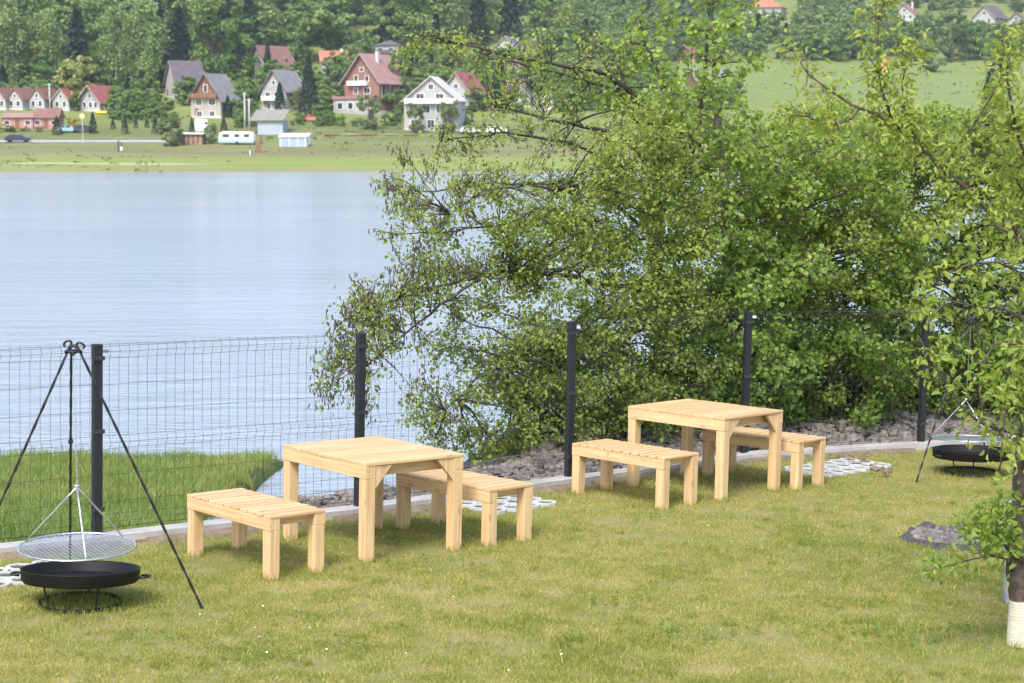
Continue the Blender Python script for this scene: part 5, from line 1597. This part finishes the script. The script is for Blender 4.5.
m = 400 / FPX   # metres per pixel at 400 m
CW = [(.8, .8, .9, 1.0)]
def cottage(px, by, lab, wid, roof, **k):
    house(lab, px, by, -20, wid, 7, 2.4, 2.3, M_WHITEW, roof, 'cottage', GC, None, [(-wid * .22, 1.4, .8, 1.1), (wid * .22, 1.4, .8, 1.1), (0, 3.1, .6, .8)], 0, 0, .35, **k)
cottage(-1, 110, 'red roofed white cottage at the left end of the row, cut by the picture edge', 3.6, M_BTILE)
cottage(15, 110, 'white cottage with a dark red roof, second from the left in the row', 4.0, M_BTILE)
cottage(37, 110, 'white cottage with a dark red roof in the middle of the row', 4.0, M_BTILE)
cottage(61, 110.5, 'white cottage with a bright red roof left of the end cottage', 4.2, M_RTILE)
def porch(root, w, Lr):
    r_ = MB(); r_.box(w + .3, w + 3.4, .2, 3.4, -.1, .1); r_.build('porch_floor', M_CONC, root)
    for x in (w + .9, w + 2.0, w + 3.2):
        q = MB(); q.box(x - .1, x + .1, .3, .5, .1, 2.1); q.build('porch_post', M_WHITEW, root)
house('large end cottage of the row with a bright red roof and open side porch', 90, 111.5, -24, 5.4, 8, 2.6, 3.0, M_WHITEW, M_RTILE, 'cottage', GC, None, [(-1.4, 1.4, .8, 1.1), (.2, 1.4, .8, 1.1), (1.6, 1.4, .8, 1.1), (0, 3.4, .7, .9)], 0, 0, 1.0, extra=porch)
# long red-brown building in two sections
def longb(label, px0, px1, by, wall_h, roof_top, wm, rm, grp):
    p = far_hit((px0 + px1) / 2, by); L = (px1 - px0) / FPX * p[1]
    root = empty('holiday_cabin', Matrix.Translation(p), label, 'cabin', grp)
    b = MB(); b.box(-L / 2, L / 2, 0, 5, -.5, wall_h); b.build('wall', wm, root)
    r_ = MB(); r_.add([(-L / 2 - .3, -.5, wall_h), (L / 2 + .3, -.5, wall_h), (L / 2 + .3, 2.6, roof_top), (-L / 2 - .3, 2.6, roof_top), (-L / 2 - .3, 5.4, wall_h), (L / 2 + .3, 5.4, wall_h)], [(0, 1, 2, 3), (3, 2, 5, 4), (0, 4, 5, 1)], [(0, 3, 4), (1, 5, 2)]); r_.build('roof', rm, root)
    for k in range(3):
        x = -L / 2 + L * (k + .5) / 3
        if k == 1: 
            d = MB(); d.box(x - .45, x + .45, -.05, .02, 0, 1.9); d.build('door', M_TIMBER, root)
        else:
            f = MB(); f.box(x - .6, x + .6, -.06, .02, .75, 1.75); fo = f.build('window', M_FRAME, root); q = MB(); q.box(x - .5, x + .5, -.08, -.05, .85, 1.65); q.build('pane', M_WINDOW, fo)
longb('low pinkish cabin with a faded red roof, left half of the long building', 2, 33, 129, 2.3, 3.2, M_PINKW, M_PTILE, 'low cabins by the shore lane')
longb('low pinkish cabin with a taller brown roof, right half of the long building', 33.6, 58, 129, 2.2, 4.2, M_PINKW, M_BTILE, 'low cabins by the shore lane')
house('dark-roofed house with a white lower storey tucked under the spruces', 171, 98, -62, 8, 7, 3.4, 5.0, M_CREAMW, M_DTILE, wins=[(-1.8, 1.6, .9, 1.2), (1.8, 1.6, .9, 1.2)], side_wins=2)
house('timber gabled house with a grey steep roof and a balcony', 206, 118, -22, 7.4, 8, 4.2, 5.2, M_CREAMW, M_GTILE, gable_m=M_TIMBER,
      wins=[(-1.7, 3.4, 1.3, 1.3), (1.6, 3.4, 1.5, 1.3), (-1.6, .9, 1.2, 1.0), (1.6, .9, 1.2, 1.0), (0, 6.3, .9, 1.5)], balcony=(-3.2, 3.2, 4.4, M_TIMBER, 1.0), over=.7)
house('small reddish roofed hut high among the trees', 217, 73, -50, 3.5, 5, 1.8, 2.0, M_TIMBER, M_BTILE, name='hut', cat='hut', wins=[(0, 1.0, .7, .7)])
house('house with a steep brown roof on the slope above the white house', 258, 80, -42, 8.5, 9, 3.2, 5.2, M_WHITEW, M_BTILE, wins=[(-1.5, 1.7, 1.0, 1.2), (1.5, 1.7, 1.0, 1.2), (0, 5.0, 1.0, 1.0)], side_wins=2, over=.7)
house('white house with a steep grey roof and a pointed gable', 274, 110, -28, 6.6, 8, 4.4, 4.2, M_WHITEW, M_GTILE, wins=[(-1.6, 3.2, 1.2, 1.3), (.6, 3.2, .9, 1.3), (-1.4, .9, 1.0, 1.2), (1.4, .9, 1.0, 1.2), (0, 6.0, .7, .8)], balcony=(-2.9, 1.0, 2.2, M_FRAME, .9), over=.6)
house('house with a bright orange roof half hidden in the trees', 321, 72, -80, 7, 6.5, 2.6, 2.6, M_WHITEW, M_OTILE, wins=[(0, 1.3, 1.0, 1.0)], side_wins=2, chimney=(2.2, 5.2), over=.5)
def bricksun(root, w, Lr):
    b = MB(); b.box(-w - 1.2, w - .5, -2.6, -.01, -.8, 2.9); o = b.build('sunroom', M_WHITEW, root)
    t = MB(); t.box(-w - 1.5, w - .2, -2.9, -.01, 2.92, 3.6); t.build('terrace', M_PTILE, root)
    for x in (-w + .6, -w + 3.4, 1.6):
        f = MB(); f.box(x - .75, x + .75, -2.68, -2.55, .7, 2.3); fo = f.build('window', M_FRAME, root); q = MB(); q.box(x - .6, x + .6, -2.71, -2.66, .85, 2.15); q.build('pane', M_WINDOW, fo)
house('tall brick house with a red roof and white ground floor sunroom', 362, 113, -30, 9.2, 10, 7.2, 5.6, M_BRICKW, M_PTILE, wins=[(-1.6, 4.8, 1.0, 1.2), (1.4, 4.8, 1.6, 1.2), (-1.5, 7.6, .9, 1.2), (1.4, 7.4, .9, 1.2), (0, 9.4, 1.0, .8)], balcony=(-3.4, 1.8, 6.1, M_FRAME, 1.0), side_wins=3, chimney=(1.5, 4), over=.9, extra=bricksun)
house('white flat-fronted house with a dark roof above the brick house', 386, 62, -15, 6.6, 7, 4.4, 1.6, M_WHITEW, M_DTILE, hip=True, wins=[(-1.6, 3.2, 1.4, 1.1), (1.4, 3.2, 1.4, 1.1), (-1.6, 1.0, 1.4, 1.1), (1.4, 1.0, 1.4, 1.1)], balcony=(-3, 3, 2.3, M_DTILE, .9), over=.5)
house('large white house with a broad low gable and glazed floors', 431, 131, -8, 11.0, 9, 6.2, 4.6, M_WHITEW, M_CONC, wins=[(-3.6, 4.4, 1.6, 1.5), (-1.0, 4.4, 1.6, 1.5), (1.8, 4.4, 1.4, 1.5), (4.0, 4.4, 1.2, 1.5), (-3.4, 1.4, 1.4, 1.6), (0, 1.4, 1.4, 1.6), (3.4, 1.4, 1.4, 1.6), (-2.2, 6.9, 1.6, 1.0), (1.8, 6.9, 1.6, 1.0), (0, 8.8, 1.0, 1.0)], balcony=(-5.3, 5.3, 5.6, M_FRAME, 1.1), over=.5)
house('white house with a red-edged roof behind the large white house', 456, 112, -25, 6.5, 8, 4.6, 4.0, M_WHITEW, M_RTILE, wins=[(-1.5, 3.0, 1.1, 1.2), (1.4, 3.0, 1.1, 1.2), (0, 5.6, 1.0, .9)], over=.6)
house('dark red boarded house with a flat dark roof', 516, 97, -10, 6.0, 6, 3.8, .9, M_DKRED, M_DTILE, hip=True, wins=[(-1.4, 2.4, 1.0, 1.0), (1.4, 2.4, 1.0, 1.0)], over=.6)
house('small white gabled house in front of the dark red house', 520, 107, -10, 4.6, 6, 2.4, 2.2, M_WHITEW, M_DTILE, wins=[(-.4, 2.6, .8, 1.3), (1.1, 1.0, .8, .9)], over=.4)
house('small white gabled house right of the dark red house', 545, 110, -12, 4.2, 6, 2.6, 2.3, M_WHITEW, M_DTILE, wins=[(.6, 2.9, .6, 1.5), (-.2, 1.1, 1.0, .9)], over=.4)
house('white house with a brown roof between the alder boughs', 506, 56, -20, 6.5, 7, 2.6, 2.8, M_WHITEW, M_DTILE, wins=[(-1.5, 1.3, .9, 1.0), (1.5, 1.3, .9, 1.0)], over=.5)
house('white-walled house among trees behind the upper alder bough', 512, 82, -20, 5.5, 6, 3.6, 1.8, M_WHITEW, M_BTILE, wins=[(-1.3, 1.8, .9, 1.2), (1.3, 1.8, .9, 1.2)], over=.5)
house('house with a bright red pointed roof seen through the alder top', 607, 52, -35, 7, 8, 2.4, 4.2, M_CREAMW, M_RTILE, wins=[(-1.5, 1.3, .9, 1.0), (1.5, 1.3, .9, 1.0)], side_wins=2, over=.6)
house('dark house with red roofs seen behind the maple', 684, 62, -35, 8, 9, 2.6, 3.0, M_TIMBER, M_RTILE, wins=[(-1.8, 1.3, 1.0, 1.0), (1.6, 1.3, 1.0, 1.0)], side_wins=2, over=.6)
house('house with a long grey sloping roof edge beside the meadow', 690, 100, -55, 8, 9, 2.6, 4.6, M_BTILE, M_GTILE, wins=[(-1.8, 1.4, .9, 1.0), (1.6, 1.4, .9, 1.0)], over=.6)
house('white hilltop house with a broad orange-red hipped roof', 765, 16, -18, 13.5, 12, 3.4, 4.6, M_WHITEW, M_OTILE, hip=True, wins=[(-4, 1.7, 1.6, 1.5), (-.5, 1.7, 1.8, 1.5), (3.4, 1.7, 1.6, 1.5)], over=.9)
house('white hilltop house with a red roof and a wide front gable', 904, 21, -25, 9, 9, 3.0, 4.2, M_WHITEW, M_RTILE, wins=[(-2.6, 1.6, 1.2, 1.4), (0, 1.6, 1.2, 1.4), (2.6, 1.6, 1.2, 1.4), (0, 4.4, 1.4, 1.2)], side_wins=2, chimney=(2.4, 4), over=.7)
house('white hilltop house with a dark grey roof and a side gable', 984, 25, -40, 9.5, 11, 3.0, 4.6, M_WHITEW, M_DTILE, wins=[(-2.4, 1.6, 1.2, 1.4), (2.2, 1.6, 1.2, 1.4), (0, 4.6, 1.4, 1.2)], side_wins=3, over=.8)
house('white hilltop house with a red-brown roof at the right picture edge', 1016, 30, -25, 9, 9, 2.6, 4.0, M_WHITEW, M_BTILE, wins=[(-2.2, 1.5, 1.2, 1.2), (2.2, 1.5, 1.2, 1.2), (0, 4.2, 1.4, 1.2)], over=.8)
house('small orange timber hut at the edge of the far meadow', 884, 72, -18, 3.3, 4, 3.2, 2.2, M_ORANGEW, M_BTILE, name='hut', cat='hut', wins=[(-.7, 2.6, .6, .8)], door=False, over=.5)
# garage with a corrugated roof, brown shed, tarpaulined white sheet
p = far_hit(267, 135); root = empty('garage', Matrix.Translation(p) @ Matrix.Rotation(R(-6), 4, 'Z'), 'blue-grey garage under a big mossy corrugated roof', 'garage')
b = MB(); b.box(-1.9, 3.2, 0, 5, -.6, 2.9); b.build('wall', M_BLUEW, root)
b = MB(); b.hexa([(-3.4, -.6, 2.75), (3.5, -.6, 2.75), (3.5, 5.4, 4.9), (-3.4, 5.4, 4.9), (-3.4, -.6, 2.9), (3.5, -.6, 2.9), (3.5, 5.4, 5.05), (-3.4, 5.4, 5.05)]); b.build('roof', M_CORR, root)
b = MB(); b.box(-1.2, 2.2, -.06, .01, 0, 2.3); b.build('garage_door', M_BLUEW, root)
for x in (-3.2, -2.5): b = MB(); b.box(x - .08, x + .08, 0, .2, -.6, 2.7); b.build('roof_post', M_TIMBER, root)
p = far_hit(191, 145); root = empty('garden_shed', Matrix.Translation(p) @ Matrix.Rotation(R(-8), 4, 'Z'), 'low brown boarded shed with a pale roof on the shore lane', 'shed')
b = MB(); b.box(-2.2, 2.2, 0, 2.4, -.2, 1.9); b.build('wall', M_TIMBER, root)
b = MB(); b.hexa([(-2.5, -.4, 1.92), (2.5, -.4, 1.92), (2.5, 2.7, 2.1), (-2.5, 2.7, 2.1), (-2.5, -.4, 2.05), (2.5, -.4, 2.05), (2.5, 2.7, 2.3), (-2.5, 2.7, 2.3)]); b.build('roof', M_CONC, root)
for x in (-1.8, -.9, 0, .9, 1.8): b = MB(); b.box(x - .07, x + .07, -.05, -.003, 0, 1.9); b.build('batten', M_CREAMW, root)
b = MB(); b.box(-.4, .4, -.04, -.003, 0, 1.6); 
# ------------------------------------------------------------------ caravans and cars
M_CARW = m_plain('caravan_white', (.78, .78, .76), .4, .05, .8); M_CARB = m_plain('caravan_blue', (.30, .52, .60), .45, .08, .8)
M_AWN = m_plain('awning_grey', (.30, .36, .44), .8, .12, 1); M_TYRE = m_plain('tyre_rubber', (.02, .02, .02), .9, .2, 2)
def wheels(root, xs, y, r=.32, w=.2):
    for x in xs:
        for yy in ((y,) if np.isscalar(y) else y):
            mb = MB(); mb.lathe([(.001, 0), (r * .6, 0), (r, .02), (r, w - .02), (r * .6, w), (.001, w)], 16)
            V = mb.v[0]; mb.v[0] = np.stack([V[:, 0] + x, V[:, 2] + yy, V[:, 1] + r], -1); mb.build('wheel', M_TYRE, root, True)
p = far_hit(236, 145); root = empty('caravan', Matrix.Translation(p) @ Matrix.Rotation(R(-5), 4, 'Z'), 'white caravan with a blue skirt parked beside the slim willow', 'caravan', 'caravans on the shore')
prof = [(-3.1, .45), (3.1, .45), (3.3, .9), (3.2, 1.7), (2.8, 2.45), (-2.5, 2.5), (-3.1, 2.2), (-3.25, 1.2)]
mb = MB(); mb.prism(prof, 0, 2.1, 'y'); mb.build('body', M_CARW, root)
mb = MB(); mb.box(-3.2, 3.22, -.03, -.003, .5, .95); mb.build('blue_band', M_CARB, root)
for x, w in ((-1.9, 1.3), (.2, 1.0), (2.0, 1.0)): mb = MB(); mb.box(x - w / 2, x + w / 2, -.04, -.003, 1.4, 2.0); mb.build('window', M_WINDOW, root)
mb = MB(); mb.box(3.2, 4.3, 1.0, 1.1, .4, .5); mb.build('tow_bar', M_DTILE, root); wheels(root, [.2], -.05)
p = far_hit(293, 147); root = empty('caravan', Matrix.Translation(p) @ Matrix.Rotation(R(-5), 4, 'Z'), 'caravan with a pale roof and a blue-grey awning on the bank', 'caravan', 'caravans on the shore')
mb = MB(); mb.prism([(-2.7, .4), (2.7, .4), (2.8, 1.2), (2.6, 2.2), (-2.4, 2.25), (-2.75, 1.6)], .8, 2.8, 'y'); mb.build('body', M_CARW, root)
mb = MB(); mb.box(-2.55, 2.65, 0, .79, 0, 1.75); mb.build('awning', M_AWN, root)
mb = MB(); mb.hexa([(-2.7, -.2, 1.77), (2.8, -.2, 1.77), (2.8, 2.9, 2.3), (-2.7, 2.9, 2.3), (-2.7, -.2, 1.9), (2.8, -.2, 1.9), (2.8, 2.9, 2.5), (-2.7, 2.9, 2.5)]); mb.build('awning_roof', M_CARW, root)
for x in (-2.3, -.7, .9, 2.3): mb = MB(); mb.box(x - .05, x + .05, -.04, -.003, 0, 1.75); mb.build('awning_pole', M_CARW, root)
wheels(root, [0], .82)
def car(label, px, py, yaw, paint, L=4.3):
    p = far_hit(px, py); root = empty('parked_car', Matrix.Translation(p) @ Matrix.Rotation(R(yaw), 4, 'Z'), label, 'car', 'cars parked along the far shore')
    k = L / 4.3; s = [(-2.1, .3), (2.1, .3), (2.15, .62), (2.0, .82), (1.15, .92), (-1.95, .95), (-2.12, .7)]
    mb = MB(); mb.prism([(x * k, z) for x, z in s], -.85, .85, 'y'); mb.build('body', paint, root)
    c = [(-1.85, .95), (1.1, .93), (.45, 1.42), (-1.3, 1.45)]
    mb = MB(); mb.prism([(x * k, z) for x, z in c], -.74, .74, 'y'); mb.build('cabin', paint, root)
    for sg in (-1, 1):
        for a, b in ((-1.45, -.5), (-.4, .55)):
            mb = MB(); y = sg * .75; mb.hexa([(a * k, min(y, y + sg * .01), 1.0), (b * k, min(y, y + sg * .01), 1.0), (b * k, max(y, y + sg * .01), 1.0), (a * k, max(y, y + sg * .01), 1.0)] + [(q, w_, 1.38) for q, w_ in (((a + .15) * k, min(y, y + sg * .01)), ((b - .1) * k, min(y, y + sg * .01)), ((b - .1) * k, max(y, y + sg * .01)), ((a + .15) * k, max(y, y + sg * .01)))]); mb.build('window', M_WINDOW, root)
        wheels(root, [-1.35 * k, 1.35 * k], .66 if sg > 0 else -.86)
def paint(n, c): return m_plain(n, c, .25, .05, 1)
P_NAVY = paint('navy_paint', (.015, .02, .07)); P_TEAL = paint('pale_teal_paint', (.30, .45, .50)); P_DARK = paint('dark_paint', (.04, .05, .07)); P_SILV = paint('silver_paint', (.55, .56, .58)); P_RED = paint('pink_red_paint', (.60, .16, .14)); P_WHT = paint('white_paint', (.75, .75, .75))
car('navy blue car on the lane at the left picture edge', 18, 142.3, 4, P_NAVY, 4.8)
car('pale teal car below the yellow bush', 68, 132.5, 10, P_TEAL)
car('dark car behind the small spruce near the yellow bush', 84, 132.5, 14, P_DARK)
car('white car beside the end cottage with the porch', 122, 113.5, 0, P_WHT)
car('pink-red car on the slope below the brick house', 311, 121.5, 2, P_RED)
car('silver car in front of the large white house', 470, 133.5, 8, P_SILV)
car('white car half hidden by alder leaves right of the silver car', 497, 133.5, 0, P_WHT)
# poles, posts, sign, logs
M_POLE = m_plain('pale_pole', (.55, .53, .50), .8, .1, 1); M_YEL = m_plain('yellow_plastic', (.75, .50, .03), .5, .08, 1); M_SIGNY = m_plain('sign_yellow', (.70, .65, .25), .5, .05, 1)
for px, by, ty, lab in ((245, 134, 93, 'taller pale pole left of the corrugated garage'), (249.5, 134, 99, 'shorter pale pole beside the corrugated garage'), (50, 111, 84, 'thin pale pole between the red roofed cottages')):
    p = far_hit(px, by); mb = MB(); h = (by - ty) / FPX * p[1]; mb.tube([(0, 0, -.2), (0, 0, h)], [.14, .10], 8); mb.tube([(-.5, 0, h - .3), (.5, 0, h - .3)], .05, 5)
    tag(mb.build('utility_pole', M_POLE, None, True, Matrix.Translation(p)), lab, 'pole', 'pale poles on the far shore')
p = far_hit(83, 143); root = empty('road_sign', Matrix.Translation(p), 'round yellow road sign on a thin post by the lane', 'sign')
mb = MB(); mb.tube([(0, 0, 0), (0, 0, 4.6)], .05, 6); mb.build('sign_post', M_POLE, root)
mb = MB(); mb.lathe([(.001, 0), (.5, 0), (.5, .04), (.001, .04)], 20); V = mb.v[0]; mb.v[0] = np.stack([V[:, 0], V[:, 2] - .1, V[:, 1] * .9 + 5.0], -1); mb.build('sign_plate', M_SIGNY, root)
for px, py, lab, hh in ((118.5, 152, 'dark wooden shore post, left of a pair', 2.0), (121.5, 152, 'dark wooden shore post with a white band, right of a pair', 1.7)):
    p = far_hit(px, py); mb = MB(); root = empty('shore_post', Matrix.Translation(p), lab, 'post', 'dark posts on the far shore')
    mb.bbox(-.16, .16, -.12, .12, -.1, hh, .02); mb.build('post_shaft', M_DTILE, root)
    if 'white' in lab: mb = MB(); mb.box(-.18, .18, -.15, .14, .2, .9); mb.build('white_band', M_CARW, root)
p = far_hit(250, 155); root = empty('marker_post', Matrix.Translation(p), 'thin black and white marker post on the far grass strip', 'post')
mb = MB(); mb.tube([(0, 0, .9), (0, 0, 1.9)], .09, 6); mb.build('dark_top', M_DTILE, root); mb = MB(); mb.tube([(0, 0, -.1), (0, 0, .9)], .09, 6); mb.build('white_foot', M_CARW, root)
for px, py, w, h, lab in ((261, 144, .6, 1.6, 'upright brown board panel between the two caravans'), (258, 153, 1.1, 1.2, 'brown board box low on the bank between the caravans')):
    p = far_hit(px, py); mb = MB(); mb.bbox(-w / 2, w / 2, 0, .3, -.1, h, .02); mb.bbox(-w / 2 - .06, w / 2 + .06, -.04, .34, h + .01, h + .09, .01)
    tag(mb.build('notice_board', M_TIMBER, None, False, Matrix.Translation(p)), lab, 'board', 'brown boards on the far bank')
p = far_hit(104, 114); root = empty('pedal_boat', Matrix.Translation(p), 'yellow pedal boat laid up beside the end cottage', 'boat')
for y in (-.5, .5): mb = MB(); mb.tube([(-1.6, y, .25), (-1.2, y, .3), (1.2, y, .3), (1.7, y, .5)], [.1, .26, .26, .06], 8); mb.build('float', M_YEL, root, True)
mb = MB(); mb.box(-.9, .8, -.7, .7, .52, .7); mb.box(-.9, -.7, -.7, .7, .7, 1.2); mb.build('seat', M_YEL, root)
M_LOG = m_plain('pale_log', (.27, .21, .15), .9, .3, 1)
g = np.random.default_rng(12)
for k, (px, w, lab) in enumerate(((332, 3.0, 'at the left end, nearest the awning caravan'), (350, 3.6, 'long and pale, below the brick house'), (369, 3.2, 'long, below the pale young tree'), (391, 2.8, 'dark, left of the large white house'), (411, 3.0, 'below the left corner of the large white house'))):
    p = far_hit(px, 136.5); mb = MB(); mb.tube([(-w / 2, 0, .3), (0, .05, .34), (w / 2, 0, .3)], [.17, .20, .16], 8)
    tag(mb.build('felled_log', M_TIMBER if k % 2 == 0 else M_LOG, None, True, Matrix.Translation(p) @ Matrix.Rotation(g.uniform(-.08, .08), 4, 'Z')), 'felled log on the far bank, ' + lab, 'log', 'felled logs on the far bank')
p = far_hit(201, 131); mb = MB(); mb.prism([(-1.4, 0), (1.4, 0), (1.3, 2.3), (-1.1, 2.5)], 0, .25, 'y')
tag(mb.build('white_tarpaulin', M_CARW, None, False, Matrix.Translation(p)), 'white tarpaulin stretched upright below the timber gabled house', 'tarpaulin')
# ------------------------------------------------------------------ haze over the lake and the hill
USE_HAZE = True
if USE_HAZE:
    t = NT('lake_haze'); pv = t.n('ShaderNodeVolumePrincipled')
    pv.inputs['Color'].default_value = (.86, .89, .91, 1); pv.inputs['Density'].default_value = HAZE_D
    pv.inputs['Anisotropy'].default_value = .3
    t.l(pv.outputs[0], t.out.inputs['Volume'])
    mb = MB(); mb.box(-700, 700, -20, 1340, -2.7, 225)
    hz = tag(mb.build('haze', t.m, None), kind='stuff'); hz['label'] = 'thin pale summer haze hanging over the lake'; hz['category'] = 'haze'
    hz.display_type = 'BOUNDS'
# ------------------------------------------------------------------ light
SUN_EL, SUN_DIR = R(52), np.array([-.30, -.954])      # horizontal direction towards the sun
az = math.atan2(SUN_DIR[0], SUN_DIR[1])              # clockwise from +Y
w = bpy.data.worlds.new('World'); scene.world = w; w.use_nodes = True
nt = w.node_tree; bg = nt.nodes['Background']; sky = nt.nodes.new('ShaderNodeTexSky'); sky.sky_type = 'NISHITA'
sky.sun_disc = False; sky.sun_elevation = SUN_EL; sky.sun_rotation = az
sky.air_density = 1.0; sky.dust_density = 2.5; sky.ozone_density = 1.0; sky.altitude = 250
nt.links.new(sky.outputs[0], bg.inputs['Color']); bg.inputs['Strength'].default_value = SKY_S
ld = bpy.data.lights.new('sun', 'SUN'); ld.energy = SUN_S; ld.angle = R(20); ld.color = (1.0, .965, .91)
lo = bpy.data.objects.new('sun', ld); col.objects.link(lo)
v = Vector((SUN_DIR[0], SUN_DIR[1], 0)).normalized() * math.cos(SUN_EL) + Vector((0, 0, math.sin(SUN_EL)))
lo.rotation_euler = v.to_track_quat('Z', 'Y').to_euler(); lo.location = (0, 0, 60)
# ------------------------------------------------------------------ camera
cd = bpy.data.cameras.new('camera'); cam = bpy.data.objects.new('camera', cd); col.objects.link(cam)
cd.sensor_width = 36; cd.lens = FPX / 1024 * 36; cd.clip_start = .1; cd.clip_end = 4000
cam.location = CAM; cam.rotation_euler = (PI / 2 - PW, 0, 0)
cd.dof.use_dof = True; cd.dof.focus_distance = 15.5; cd.dof.aperture_fstop = 4.5
scene.camera = cam
scene.view_settings.view_transform = 'Standard'; scene.view_settings.look = 'None'
scene.view_settings.exposure = EXPO; scene.view_settings.gamma = 1.0
try: scene.view_settings.use_curve_mapping = False
except Exception: pass
scene.render.engine = 'CYCLES'
cy = scene.cycles; cy.use_denoising = True
try: cy.denoiser = 'OPENIMAGEDENOISE'
except Exception: pass
cy.max_bounces = 6; cy.diffuse_bounces = 4; cy.glossy_bounces = 2; cy.transmission_bounces = 4; cy.volume_bounces = 0; cy.transparent_max_bounces = 8
cy.caustics_reflective = False; cy.caustics_refractive = False; cy.sample_clamp_indirect = 6.0
